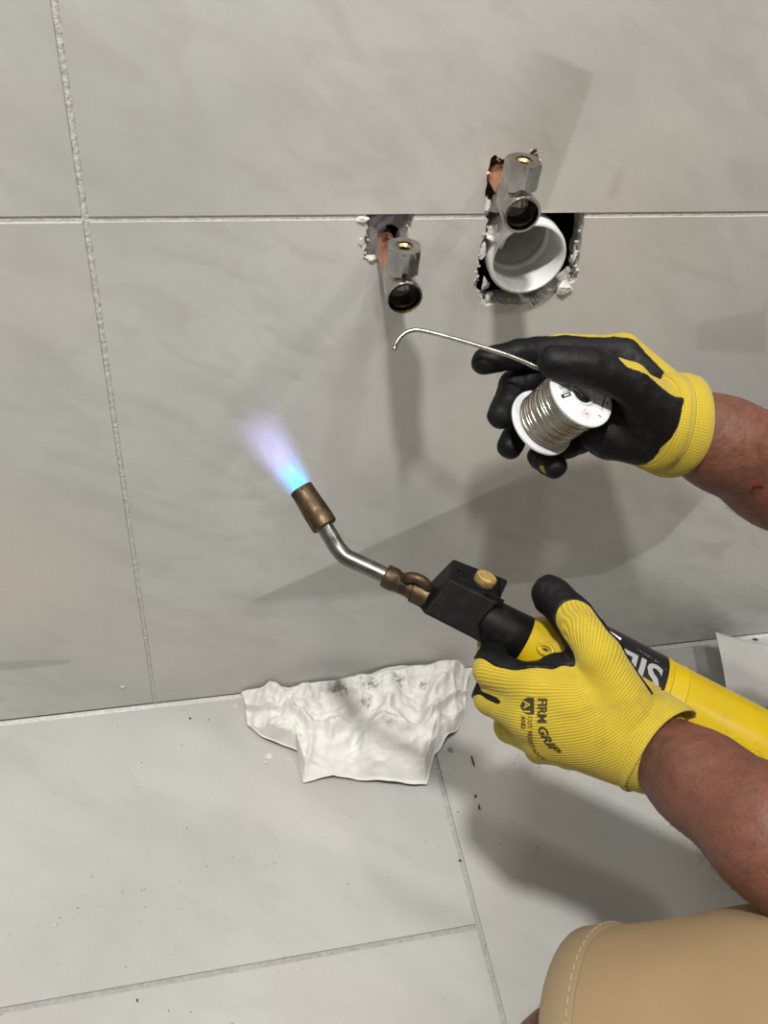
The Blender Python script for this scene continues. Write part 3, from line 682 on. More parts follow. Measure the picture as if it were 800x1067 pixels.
def flatprint(nm, pts, mm, h=0.0005):
    mk(nm, [sp0 - sax * h + lu * x + lv * y for x, y in pts], [tuple(range(len(pts)))], mm, plab)
def rectp(c, ang, w, h):
    ca_, sa_ = math.cos(ang), math.sin(ang); return [(c[0] + a * w / 2 * ca_ - b * h / 2 * sa_, c[1] + a * w / 2 * sa_ + b * h / 2 * ca_) for a, b in ((-1, -1), (1, -1), (1, 1), (-1, 1))]
flatprint('black_box_print', rectp((-0.0165, 0.0035), -0.35, 0.0098, 0.0030), M_INK)
flatprint('box_lettering_print', rectp((-0.0162, 0.0034), -0.35, 0.0055, 0.0011), M_LABELW, 0.0007)
for k in range(6): flatprint('small_print', rectp((-0.0200 + 0.0018 * k, -0.0022 - 0.0006 * k), -0.35 + 1.57, 0.0046 if k % 2 else 0.0034, 0.0006), M_INK)
for k in range(4): flatprint('small_print', rectp((-0.0185 + 0.0022 * k, 0.0012 - 0.0007 * k), -0.35, 0.0014, 0.0006), M_INK)
for a, b in (((0, -1), (1, 0)), ((1, 0), (0, 1)), ((0, 1), (-1, 0)), ((-1, 0), (0, -1))):   # red hazard diamond outline
    s = 0.0038; c0_ = np.array((-0.0025, 0.0175)); A_ = c0_ + np.array(a) * s; B_ = c0_ + np.array(b) * s
    th = math.atan2(B_[1] - A_[1], B_[0] - A_[0]); flatprint('hazard_diamond_print', rectp((A_ + B_) / 2, th, np.linalg.norm(B_ - A_), 0.0005), M_RED)
flatprint('hazard_mark_print', rectp((-0.0022, 0.0174), 0.6, 0.0030, 0.0010), M_INK)
flatprint('small_print', rectp((0.0100, 0.0185), 0.7, 0.0030, 0.0009), M_INK)
for k in range(5): flatprint('small_print', rectp((0.0150 + 0.0016 * k, 0.0105 - 0.0022 * k), -1.15, 0.0075 - 0.0008 * k, 0.00045), M_INK)
flatprint('black_box_print', rectp((0.0212, 0.0075), -1.1, 0.0030, 0.0010), M_INK)
hp = []; turns, per = 17, 40
for k in range(turns * per + 1):
    a = 2 * math.pi * k / per; t_ = 0.0045 + (SL - 0.0090) * k / (turns * per); rr = 0.0236 - 0.0022 * (k / (turns * per)) + 0.0004 * math.sin(a * 0.37)
    hp.append(sp0 + sax * t_ + rr * (math.cos(a) * lu + math.sin(a) * lv))
V, Fc = sweep(hp, 0.00132, 8); mk('wire_winding', V, Fc, M_SOLDER, spool, smooth=True)
V, Fc = lathe([(0.0215, 0.003), (0.0205, SL - 0.003)], sp0, sax, 48); mk('inner_winding', V, Fc, M_SOLDER, spool, smooth=True)
V, Fc = sweep([sp0 + lu * x + lv * y - sax * h for x, y, h in ((-0.0085, -0.0045, 0.0), (0.001, -0.001, -0.003), (0.008, 0.0035, -0.004))], 0.0011, 8); mk('wire_start', V, Fc, M_SOLDER, spool, smooth=True)
wire = crom([P(578, 392, 0.690), P(557, 382, 0.682), P(530, 370.5, 0.680), P(497, 360, 0.680), P(466, 351, 0.680), P(442, 345, 0.680), P(430, 344, 0.680), P(420, 348.5, 0.680), P(413, 357, 0.680), P(410.5, 365, 0.680)], 8)
V, Fc = sweep(wire, [0.00172] * (len(wire) - 3) + [0.0017, 0.0019, 0.0013], 12); mk('free_wire_end', V, Fc, M_SOLDER, spool, smooth=True)

# ------------------------------------------------------------------ the worker
person = thing('person', (0.66, -0.44, 0.0), 'crouching worker in yellow and black gloves and khaki shorts', 'person')
f32 = lambda *a: np.array(a, np.float32)
Lw, Le = P(682, 779, 0.605), P(1053, 1077, 0.457)          # wrist and elbow of the arm holding the torch
Rw, Re = P(712, 443, 0.700), P(939, 578, 0.796)            # wrist and elbow of the arm holding the solder
Ls_, Rs_ = np.array([0.50, -0.67, 0.80]), np.array([0.71, -0.36, 0.75])
Lh, Rh = np.array([0.505, -0.620, 0.585]), np.array([0.66, -0.48, 0.55])
K0 = P(634, 1118, 0.575)                                    # centre of the trouser-leg opening
Lk = P(610, 1138, 0.602); La = np.array([0.29, -0.56, 0.09])
Rk = np.array([0.74, -0.22, 0.34]); Ra = np.array([0.84, -0.24, 0.09])
head = np.array([0.535, -0.46, 0.99]); fwd = nrm([-0.55, 0.50, -0.60]); side = nrm(np.cross(fwd, [0, 0, 1])); hup = np.cross(side, fwd)
limbs = [
    [(Lw, P(730, 814, 0.572), 0.0255, 0.0298), (P(730, 814, 0.572), P(806, 870, 0.528), 0.0298, 0.0362), (P(806, 870, 0.528), Le, 0.0362, 0.041), (Le, Ls_, 0.043, 0.052)],
    [(Rw, P(752, 463, 0.712), 0.0300, 0.0350), (P(752, 463, 0.712), P(812, 491, 0.735), 0.0350, 0.0440), (P(812, 491, 0.735), Re, 0.0440, 0.042), (Re, Rs_, 0.042, 0.052)],
    [(Lh, Lk, 0.078, 0.0530), (Lk, (Lk + La) / 2 + np.array([0.02, 0, 0]), 0.052, 0.052), ((Lk + La) / 2 + np.array([0.02, 0, 0]), La, 0.052, 0.036)],
    [(Rh, Rk, 0.078, 0.0530), (Rk, (Rk + Ra) / 2 + np.array([0.02, 0, 0]), 0.052, 0.052), ((Rk + Ra) / 2 + np.array([0.02, 0, 0]), Ra, 0.052, 0.036)]]
pel = (Lh + Rh) / 2; chest = (Ls_ + Rs_) / 2 + np.array([0.02, 0, -0.09])
torso = [(pel + np.array([0.02, 0, 0.0]), chest, 0.118, 0.128), (Ls_ + np.array([0.01, 0.02, -0.03]), Rs_ + np.array([0.01, -0.02, -0.03]), 0.062, 0.062), (Lh, Rh, 0.088, 0.088),
         ((Ls_ + Rs_) / 2 + np.array([0, 0, 0.02]), head - hup * 0.08, 0.058, 0.052)]
def chain(p, caps_, k):
    d = None
    for a, b, ra, rb in caps_:
        q = cap(p, a, b, ra, rb); d = q if d is None else smin(d, q, k)
    return d
HA = np.array([side, fwd, hup])
def body_sdf(p):
    d = chain(p, torso, 0.05)
    h = smin(ell(p, head + hup * 0.02, HA, (0.074, 0.095, 0.092)), ell(p, head - hup * 0.05 + fwd * 0.022, HA, (0.054, 0.066, 0.060)), 0.03)
    h = smin(h, cap(p, head + fwd * 0.092 + hup * 0.005, head + fwd * 0.112 - hup * 0.030, 0.008, 0.013), 0.012)      # nose
    h = smin(h, cap(p, head + fwd * 0.086 + hup * 0.030 - side * 0.03, head + fwd * 0.086 + hup * 0.030 + side * 0.03, 0.010, 0.010), 0.015)  # brow
    h = smin(h, cap(p, head + fwd * 0.088 - hup * 0.058 - side * 0.016, head + fwd * 0.088 - hup * 0.058 + side * 0.016, 0.006, 0.006), 0.008)   # lips
    for s in (-1, 1): h = smin(h, ell(p, head + side * s * 0.076 - hup * 0.005, HA, (0.008, 0.018, 0.031)), 0.006)
    d = smin(d, h, 0.02)
    L = None
    for c in limbs:
        q = chain(p, c, 0.012); L = q if L is None else np.minimum(L, q)
    return smin(d, L, 0.025)
V, Q = surface(body_sdf, (0.08, -0.88, 0.03), (0.94, -0.08, 1.20), 0.0064)
SK = SKIN_NODE; loc = rootloc(person)
mask = None
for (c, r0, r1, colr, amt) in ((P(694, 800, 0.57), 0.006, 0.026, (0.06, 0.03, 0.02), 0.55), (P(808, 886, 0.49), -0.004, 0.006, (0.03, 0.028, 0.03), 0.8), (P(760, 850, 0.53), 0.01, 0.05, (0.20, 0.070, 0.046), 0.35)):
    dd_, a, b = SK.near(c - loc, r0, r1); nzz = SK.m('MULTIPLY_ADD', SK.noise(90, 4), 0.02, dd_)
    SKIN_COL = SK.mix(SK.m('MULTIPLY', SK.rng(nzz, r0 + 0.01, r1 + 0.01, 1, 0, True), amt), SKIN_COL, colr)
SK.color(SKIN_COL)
body_o = mk('body', V, Q, M_SKIN, person, smooth=True)
# a fresh scratch on the forearm behind the spool
bvh_b = BVHTree.FromPolygons([tuple(v) for v in V], [tuple(int(i) for i in q) for q in Q])
def stick(px, py, lift=0.0004, tree=None):
    d = Vector(nrm(P(px, py, 1) - CAM)); h, n, _, _ = (tree or bvh_b).ray_cast(Vector(CAM), d)
    if h is None: return None
    n = np.array(n); n = n if n @ np.array(d) < 0 else -n
    return np.array(h) + n * lift
pp = [stick(*q) for q in ((781, 513), (785, 508), (788, 504.5), (792, 506), (795, 508))]
if all(q is not None for q in pp):
    V2, F2 = sweep(crom(pp, 4), [0.0003, 0.0004, 0.0006, 0.0008, 0.0011, 0.0012, 0.0014, 0.0013, 0.0012, 0.0010, 0.0012, 0.0012, 0.0010, 0.0007, 0.0005, 0.0004, 0.0003][:len(crom(pp, 4))], 6)
    mk('scratch', V2, F2, mat('dried_blood', (0.16, 0.008, 0.008), 0.4), person)
# fine dark hairs on forearms and knee
def hairs(name, sel, n, length, seed):
    rg = np.random.default_rng(seed); idx = np.where(sel)[0]; idx = rg.choice(idx, min(n, len(idx)), replace=False)
    nr = np.zeros((len(V), 3)); 
    fn = np.cross(V[Q[:, 2]] - V[Q[:, 0]], V[Q[:, 3]] - V[Q[:, 1]])
    for k in range(4): np.add.at(nr, Q[:, k], fn)
    nr /= np.linalg.norm(nr, axis=1)[:, None] + 1e-12
    parts = []
    for i in idx:
        t0 = nrm(np.cross(nr[i], rg.normal(size=3))); L = length * rg.uniform(0.5, 1.2); b = V[i] + rg.normal(0, 0.002, 3)
        b = b - nr[i] * 0.001
        parts.append(sweep([b, b + nr[i] * L * 0.35 + t0 * L * 0.25, b + nr[i] * L * 0.48 + t0 * L * 0.7, b + nr[i] * L * 0.45 + t0 * L], [0.00008, 0.00008, 0.00006, 0.00004], 3, False))
    VV, FF = join(*parts); mk(name, VV, FF, M_HAIR, body_o, kind='stuff')
la = np.clip(((V - Lw) @ (Le - Lw)) / ((Le - Lw) @ (Le - Lw)), 0, 1); dl = np.linalg.norm(V - Lw - la[:, None] * (Le - Lw), axis=1)
ra_ = np.clip(((V - Rw) @ (Re - Rw)) / ((Re - Rw) @ (Re - Rw)), 0, 1); drr = np.linalg.norm(V - Rw - ra_[:, None] * (Re - Rw), axis=1)
hairs('arm_hair', (dl < 0.06) & (la > 0.16), 1400, 0.0055, 1)
hairs('arm_hair', (drr < 0.06) & (ra_ > 0.18), 600, 0.0065, 2)
hairs('knee_hair', np.linalg.norm(V - Lk, axis=1) < 0.09, 500, 0.008, 3)
# clothes: shirt, shorts, boots (mostly out of the picture)
slv = [(Ls_, Ls_ + (Le - Ls_) * 0.62, 0.078, 0.066), (Rs_, Rs_ + (Re - Rs_) * 0.62, 0.078, 0.066)]
def shirt_sdf(p):
    d = chain(p, [(a, b, ra + 0.016, rb + 0.016) for a, b, ra, rb in torso[:2]], 0.05)
    for s in slv: d = smin(d, cap(p, *s), 0.03)
    nk = (Ls_ + Rs_) / 2
    d = np.maximum(d, -cap(p, nk + np.array([0, 0, 0.075]), head, 0.074, 0.09))
    for (s, e) in ((Ls_, Le), (Rs_, Re)):
        dr_ = nrm(e - s); c = s + (e - s) * 0.55; near_ = np.linalg.norm(p - c, axis=1) < 0.12
        d = np.where(near_, np.maximum(d, (p - c) @ dr_.astype(np.float32)), d)
    return np.maximum(d, (pel[2] + 0.04) - p[:, 2])
V2, Q2 = surface(shirt_sdf, (0.32, -0.88, 0.54), (0.92, -0.15, 0.98), 0.009); mk('shirt', V2, Q2, M_SHIRT, person, smooth=True)
lax = nrm(Lh - K0); rk0 = Rk + nrm(Rh - Rk) * 0.09
HEM_R = 0.0815
def short_leg(p, hem, hip, r0, r1):
    d = cap(p, hem - (hip - hem) * 0.08, hip, r0 - (r1 - r0) * 0.08, r1); a = nrm(hip - hem).astype(np.float32); t = (p - hem) @ a
    d = np.maximum(d, -t)
    inner = np.maximum(cap(p, hem - (hip - hem) * 0.5, hem + (hip - hem) * 0.25, r0 - 0.013, r0 - 0.013), t - 0.012)
    return np.maximum(d, -inner)
def shorts_sdf(p):
    d = np.minimum(short_leg(p, K0, Lh, HEM_R, 0.104), short_leg(p, rk0, Rh, HEM_R, 0.104))
    d = smin(d, np.maximum(chain(p, [(Lh, Rh, 0.104, 0.104), (pel, pel + np.array([0.02, 0, 0.06]), 0.13, 0.138)], 0.03), p[:, 2] - pel[2] - 0.10), 0.04)
    q = p.astype(np.float64)
    return d + (0.004 * (value_noise(q * np.array([16, 30, 30]), 3) - 0.5)).astype(np.float32) * np.clip(((p - K0) @ lax.astype(np.float32)) / 0.04, 0, 1)
V2, Q2 = surface(shorts_sdf, (0.10, -0.80, 0.16), (0.88, -0.12, 0.76), 0.0062); shorts = mk('shorts', V2, Q2, M_KHAKI, person, smooth=True)
def hem(c, a, nm='hem'):
    n = 5; rr = lambda t: HEM_R + (0.104 - HEM_R) * t / np.linalg.norm(Lh - K0)
    V3, F3 = lathe([(rr(0) - 0.003, 0.003), (rr(0) - 0.001, -0.0012), (rr(0) + 0.0012, -0.0012), (rr(0) + 0.0026, 0.001), (rr(0.01) + 0.0022, 0.010), (rr(0.0195) + 0.0022, 0.0195), (rr(0.021) + 0.0012, 0.0212), (rr(0.0215) - 0.003, 0.0215)], c, a, 96)
    V3 = V3 + 0.0012 * (value_noise(V3 * 45, 9) - 0.5)[:, None] * a
    h = mk(nm, V3, F3, M_KHAKIH, shorts, autos=50); parts = []
    u, v, a = frame(a)
    for k in range(150):
        if k % 2: continue
        A0, A1 = 2 * math.pi * k / 150, 2 * math.pi * (k + 1.3) / 150
        for tt, r_ in ((0.0182, rr(0.018) + 0.0026),):
            parts.append(sweep([c + a * tt + r_ * (math.cos(q) * u + math.sin(q) * v) for q in (A0, A1)], 0.0005, 5))
    V3, F3 = join(*parts); mk('stitching', V3, F3, M_THREAD, h, kind='stuff')
hem(K0, lax); hem(rk0, nrm(Rh - rk0))
def boot(ank, toe):
    a = nrm(toe - ank); a[2] = 0; a = nrm(a); heel = np.array([ank[0], ank[1], 0.045]) - a * 0.04; tp = np.array([toe[0], toe[1], 0.040])
    sdf = lambda p: np.maximum(smin(smin(cap(p, heel, tp, 0.041, 0.038), cap(p, ank + np.array([0, 0, 0.05]), ank * np.array([1, 1, 0]) + np.array([0, 0, 0.05]), 0.050, 0.045), 0.03), cap(p, heel * 1, tp - a * 0.07 + np.array([0, 0, 0.02]), 0.042, 0.036), 0.02), 0.004 - p[:, 2])
    lo = np.minimum(heel, tp) - 0.07; hi = np.maximum(heel, tp) + 0.07; lo[2] = -0.01; hi[2] = 0.20
    V3, Q3 = surface(sdf, lo, hi, 0.006); b = mk('boot', V3, Q3, M_BOOT, person, smooth=True)
    o2 = [heel + a * (0.02 - 0.06) * 0, tp]
    parts = []; u = np.cross(a, [0, 0, 1]); pl = []
    for t_ in np.linspace(0, math.pi, 9): pl.append(tp + (math.sin(t_) * a + math.cos(t_) * u) * 0.040)
    for t_ in np.linspace(0, math.pi, 9): pl.append(heel + (-math.sin(t_) * a - math.cos(t_) * u) * 0.043)
    A = [np.array([q[0], q[1], 0.0]) for q in pl]; B = [np.array([q[0], q[1], 0.012]) for q in pl]; V3, F3 = loft2(A, B); recalc(mk('sole', V3, F3, M_DARK, b))
boot(La, La + np.array([-0.12, 0.12, 0])); boot(Ra, np.array([0.727, -0.158, 0.09]))
# hair and eyes
def hairc(p):
    d = ell(p, head + hup * 0.024 - fwd * 0.006, HA, (0.082, 0.102, 0.100)); return np.maximum(d, (p - (head + hup * 0.045)) @ nrm(fwd * 0.8 - hup * 0.75).astype(np.float32))
V2, Q2 = surface(hairc, head - 0.14, head + 0.14, 0.007); mk('hair', V2, Q2, M_HAIR, person, smooth=True)
M_EYE = mat('eye_white', (0.8, 0.78, 0.75), 0.2)
for s in (-1, 1):
    V2, F2 = lathe([(0.0, -0.011)] + [(0.011 * math.sin(a), -0.011 * math.cos(a)) for a in np.linspace(0.1, 3.04, 14)] + [(0, 0.011)], head + fwd * 0.0755 + hup * 0.010 + side * s * 0.031, fwd, 20); e = mk('eye', V2, F2, M_EYE, person, smooth=True)
    V2, F2 = lathe([(0.0, 0.0115), (0.0045, 0.0107)], head + fwd * 0.0755 + hup * 0.010 + side * s * 0.031, fwd, 16); mk('iris', V2, F2, M_INKB, e)

# ------------------------------------------------------------------ gloves: knitted hand, dipped palm, cuff
def glove(fingers, palm, h, web, cutc, cutn):
    bones = []                                     # (a, b, ra, rb, dorsal, thr)
    for J, Rr, D, T in fingers:
        for i in range(len(J) - 1): bones.append((J[i], J[i + 1], Rr[i], Rr[i + 1], nrm(D if np.ndim(D) == 1 else D[i]), T[i]))
    def parts(p):
        d = None
        for a, b, ra, rb, D, T in palm:
            q = cap(p, a, b, ra, rb); d = q if d is None else smin(d, q, 0.010)
        i = 0
        for J, Rr, D, T in fingers:
            f = None
            for k in range(len(J) - 1):
                q = cap(p, *bones[i][:4]); f = q if f is None else smin(f, q, 0.0025); i += 1
            d = smin(d, f, 0.0065)
        return d
    def wrinkle(p):
        q = p.astype(np.float64); return (0.0013 * (value_noise(q * 110, 4) - 0.5) + 0.0007 * (value_noise(q * 260, 8) - 0.5)).astype(np.float32)
    def sdf(p): return parts(p)
    def coat(p):
        s = np.zeros(len(p), np.float32); w = np.zeros(len(p), np.float32)
        for a, b, ra, rb, D, T in list(palm) + bones:
            ab = (b - a).astype(np.float32); q = p - a.astype(np.float32); t = np.clip((q @ ab) / float(ab @ ab + 1e-9), 0, 1); q = q - t[:, None] * ab
            r = ra + (rb - ra) * t; d = np.sqrt((q * q).sum(1)) - r; ww = np.exp(-np.clip(d, -0.004, 0.05) / 0.0032)
            s += ww * (q @ D.astype(np.float32) - T * r); w += ww
        return np.maximum(np.maximum(parts(p) - 0.0011 + wrinkle(p), s / (w + 1e-9)), (p - cutc.astype(np.float32)) @ nrm(cutn).astype(np.float32))
    allp = np.array([q for J, *_ in fingers for q in J] + [q for b in palm for q in b[:2]]); lo, hi = allp.min(0) - 0.034, allp.max(0) + 0.034
    V, Q = surface(sdf, lo, hi, h); Vc, Qc = surface(coat, lo, hi, h)
    web = np.asarray(web); dmin = np.full(len(V), 9.0)
    for i in range(len(web) - 1):
        a, b = web[i], web[i + 1]; t = np.clip(((V - a) @ (b - a)) / ((b - a) @ (b - a)), 0, 1); dmin = np.minimum(dmin, np.linalg.norm(V - a - t[:, None] * (b - a), axis=1))
    return V, Q, Vc, Qc, dmin
def cuff(c0, ax, u, prof, ru, rv, seg=72, wob=0.0012, seed=1):
    ax = nrm(ax); u = nrm(u - ax * (u @ ax)); v = np.cross(ax, u); V = []; n = len(prof); rib = []; crs = []
    for t_, s in prof:
        for k in range(seg):
            a = 2 * math.pi * k / seg; w = wob * math.sin(3 * a + seed + 60 * t_)
            V.append(c0 + ax * (t_ + w) + u * (ru * s) * math.cos(a) + v * (rv * s) * math.sin(a)); rib.append(t_); crs.append(a * ru)
    Fc = [(i * seg + k, i * seg + (k + 1) % seg, (i + 1) * seg + (k + 1) % seg, (i + 1) * seg + k) for i in range(n - 1) for k in range(seg)]
    return np.array(V), Fc, rib, crs

# hand with the solder spool: palm towards the picture, fingers round the far side
Dp = nrm(CV(0.42, -0.88, 0.22)); NB = 9.0
J = lambda *q: [P(*a) for a in q]
fU = [
    (J((645, 366, .722), (585, 363, .716), (540, 369, .708), (505, 377, .702)), (0.0125, 0.0112, 0.0102, 0.0092), CV(-0.1, -0.95, 0.25), (0.45, 0.70, NB)),
    (J((655, 385, .732), (572, 380, .736), (536, 402, .726), (522, 433, .708)), (0.0125, 0.0118, 0.0112, 0.0096), [CV(-0.1, -0.7, 0.7), CV(-0.75, -0.4, 0.55), CV(-0.9, -0.1, 0.5)], (0.6, 0.95, NB)),
    (J((662, 408, .740), (585, 418, .756), (545, 440, .742), (531, 465, .722)), (0.0120, 0.0112, 0.0105, 0.0090), [CV(-0.1, -0.6, 0.8), CV(-0.7, -0.3, 0.7), CV(-0.9, 0.1, 0.4)], (0.6, 0.9, NB)),
    (J((668, 432, .738), (605, 458, .756), (563, 476, .738), (577, 486, .716)), (0.0112, 0.0100, 0.0094, 0.0090), [CV(-0.1, -0.3, 0.9), CV(-0.75, 0.1, 0.6), CV(-0.90, 0.2, 0.1)], (0.6, 0.8, 0.86)),
    (J((692, 438, .684), (655, 398, .660), (612, 381.5, .648), (577, 376.5, .650)), (0.0175, 0.0140, 0.0130, 0.0108), [CV(0.35, -0.9, 0.2), CV(0.25, -0.92, -0.1), CV(0.0, -1.0, 0.2)], (0.45, 0.38, NB))]
pU = [(P(712, 441, .704), P(650, 368, .722), 0.0255, 0.0150, Dp, 0.30), (P(712, 444, .705), P(655, 388, .730), 0.0255, 0.0160, Dp, 0.30), (P(710, 448, .706), P(662, 410, .736), 0.0255, 0.0165, Dp, 0.30),
      (P(708, 452, .706), P(666, 434, .732), 0.0255, 0.0170, Dp, 0.30), (P(694, 457, .700), P(634, 448, .708), 0.0225, 0.0215, CV(0.5, -0.3, 0.8), 0.5), (P(692, 438, .694), P(645, 420, .704), 0.0230, 0.0200, CV(0.5, -0.3, 0.8), 0.5), (P(700, 436, .694), P(672, 418, .676), 0.0235, 0.0175, nrm(CV(0.45, -0.88, 0.1)), 0.36)]
V, Q, Vc, Qc, rb = glove(fU, pU, 0.0014, J((575, 370, .65), (640, 385, .68), (620, 355, .72), (560, 360, .71)), P(703, 447, .70), CV(0.95, 0.10, 0.3))
gl1 = mk('glove', V, Q, M_KNIT, person, smooth=True, attrs={'rib': rb, 'course': (V @ nrm(CV(1, 1, 0)))})
mk('palm_coating', Vc, Qc, M_COAT, gl1, smooth=True, label='black rubbery dipped palm')
V2, F2, ri, co = cuff(P(706, 444, .706), CV(0.92, 0.14, 0.36), CV(0.12, -0.99, 0), [(-0.028, 0.74), (-0.025, 0.88), (-0.021, 0.955), (-0.016, 0.965), (-0.0155, 0.94), (-0.012, 1.0), (-0.004, 1.03), (0.001, 1.02), (0.0025, 0.98), (0.0015, 0.94), (-0.012, 0.90), (-0.02, 0.80)], 0.0395, 0.0395)
mk('cuff', V2, F2, M_CUFF, gl1, smooth=True, attrs={'rib': ri, 'course': co})

# hand round the torch: back of the hand towards the picture, thumb over the top
Db = nrm(CV(-0.25, 0.35, -0.9)); Dl = nrm(CV(-0.75, 0.30, -0.60))
fL = [
    (J((556, 716, .604), (511, 698, .622), (513, 672, .668), (540, 655, .690)), (0.0135, 0.0118, 0.0106, 0.0090), [CV(-0.30, 0.70, -0.70), CV(-0.85, 0.45, -0.2), CV(-0.3, 0.0, 0.95)], (0.15, 0.15, 0.5)),
    (J((548, 745, .607), (512, 727, .632), (522, 704, .682), (552, 690, .702)), (0.0138, 0.0120, 0.0108, 0.0090), [CV(-0.30, 0.85, -0.50), CV(-0.65, 0.75, -0.2), CV(-0.3, 0.0, 0.95)], (0.45, 0.5, 0.5)),
    (J((562, 768, .616), (532, 757, .648), (540, 735, .692), (572, 722, .706)), (0.0132, 0.0115, 0.0104, 0.0088), [CV(-0.45, 0.6, -0.65), CV(-0.9, 0.3, 0.1), CV(-0.3, 0.0, 0.95)], (-0.1, -0.1, 0.5)),
    (J((590, 780, .632), (562, 780, .664), (568, 762, .698), (592, 750, .706)), (0.0125, 0.0105, 0.0096, 0.0085), [CV(-0.3, 0.8, -0.5), CV(-0.7, 0.6, 0.1), CV(-0.3, 0.2, 0.95)], (-0.1, -0.1, 0.5)),
    (J((652, 738, .600), (624, 684, .601), (598, 645, .616), (575.5, 621.5, .633), (572, 618, .635)), (0.0185, 0.0150, 0.0132, 0.0122, 0.0112), [CV(-0.05, 0.05, -1), CV(-0.02, 0.0, -1), CV(0.05, 0.05, -1), CV(0.3, 0.25, -0.9)], (0.10, 0.34, 0.42, NB))]
pL = [(P(676, 772, .607), P(562, 718, .603), 0.0250, 0.0160, Db, -0.1), (P(676, 775, .606), P(556, 746, .606), 0.0250, 0.0165, Db, -0.1), (P(674, 780, .606), P(570, 766, .614), 0.0245, 0.0165, Db, -0.1),
      (P(670, 784, .608), P(598, 776, .628), 0.0240, 0.0160, Db, -0.1), (P(640, 728, .606), P(582, 702, .611), 0.0165, 0.0125, nrm(CV(0.15, 0.55, -0.85)), 0.30)]
V, Q, Vc, Qc, rb = glove(fL, pL, 0.0014, J((572, 616, .63), (592, 650, .61), (596, 676, .605), (585, 688, .605), (560, 690, .605), (505, 678, .625)), P(676, 770, .607), CV(0.62, 0.5, -0.6))
gl2 = mk('glove', V, Q, M_KNIT, person, smooth=True, attrs={'rib': rb, 'course': (V @ nrm(CV(0.7, 0.7, 0)))})
mk('palm_coating', Vc, Qc, M_COAT, gl2, smooth=True, label='black rubbery dipped palm')
V2, F2, ri, co = cuff(P(687, 782, .600), CV(0.62, 0.50, -0.60), CV(0.66, -0.74, 0.1), [(-0.044, 0.80), (-0.036, 0.97), (-0.024, 0.985), (-0.0235, 0.95), (-0.020, 1.0), (-0.008, 1.03), (-0.001, 1.05), (0.001, 1.03), (0.000, 0.985), (-0.012, 0.96), (-0.03, 0.85)], 0.0335, 0.0305)
mk('cuff', V2, F2, M_CUFF, gl2, smooth=True, attrs={'rib': ri, 'course': co})
# print on the back of this glove
bvh_g = BVHTree.FromPolygons([tuple(v) for v in V], [tuple(int(i) for i in q) for q in Q])
def print_on(nm, Vt, Ft, fpx, mm, lift=0.0005):
    out = []
    for x, y, z in Vt:
        q = stick(*fpx(x, y), lift, bvh_g)
        out.append(q)
    keep = [f for f in Ft if all(out[i] is not None for i in f) and max(np.linalg.norm(out[f[0]] - out[f[1]]), np.linalg.norm(out[f[0]] - out[f[2]])) < 0.004]
    out = [o if o is not None else np.array(P(560, 750, 0.62)) for o in out]
    if keep: mk(nm, out, keep, mm, gl2)
def line_px(p0, p1, bend, hgt, adv):         # letters run from p0 to p1 along a slight bow, their tops to the right
    p0, p1 = np.array(p0, float), np.array(p1, float); d = p1 - p0; L = np.linalg.norm(d); d /= L; n = np.array([d[1], -d[0]])
    def fn(x, y):
        s = x * adv; b = bend * max(0, s / L - 0.45) ** 2
        q = p0 + d * s + n * (y * hgt + b); return q[0], q[1]
    return fn
Vt, Ft = text_mesh('FIRM GRIP', 1.0, 0.03); sc = 56.0 / Vt[:, 0].max(); print_on('brand_print', Vt, Ft, line_px((560.5, 727), (559, 783), 60, 13.5, sc), M_INKB)
sh = [(0, 0), (17, 0), (17.5, 6), (16, 10), (8.5, 14.5), (1, 10), (-0.5, 6)]
Vt = np.array([(x, y, 0) for x, y in sh] + [(8.5, 5, 0)]); Ft = [(i, (i + 1) % 7, 7) for i in range(7)]
for _ in range(2):
    nv = [tuple(v) for v in Vt]; nf = []
    for a, b, c in Ft:
        k = len(nv); nv += [tuple((Vt[a] + Vt[b]) / 2), tuple((Vt[b] + Vt[c]) / 2), tuple((Vt[c] + Vt[a]) / 2)]; nf += [(a, k, k + 2), (k, b, k + 1), (k + 2, k + 1, c), (k, k + 1, k + 2)]
    Vt, Ft = np.array(nv), nf
print_on('shield_print', Vt, Ft, lambda x, y: (556.5 - y, 727 + x), M_INKB)
Vt, Ft = text_mesh('A1', 1.0, 0.01); sc = 12.5 / Vt[:, 0].max(); print_on('shield_lettering', Vt, Ft, line_px((546, 729.5), (546, 760), 0, 9.5, sc), M_CUFF, 0.0009)
Vt, Ft = text_mesh('CUT RESISTANT', 1.0, 0.005); sc = 46.0 / Vt[:, 0].max(); print_on('small_print', Vt, Ft, line_px((549.8, 746), (550, 792), 50, 6.5, sc), M_INKB)
Vt, Ft = text_mesh('AND', 1.0, 0.02); sc = 13.0 / Vt[:, 0].max(); print_on('small_print', Vt, Ft, line_px((543.0, 746), (543.5, 792), 0, 6.5, sc), M_INKB)

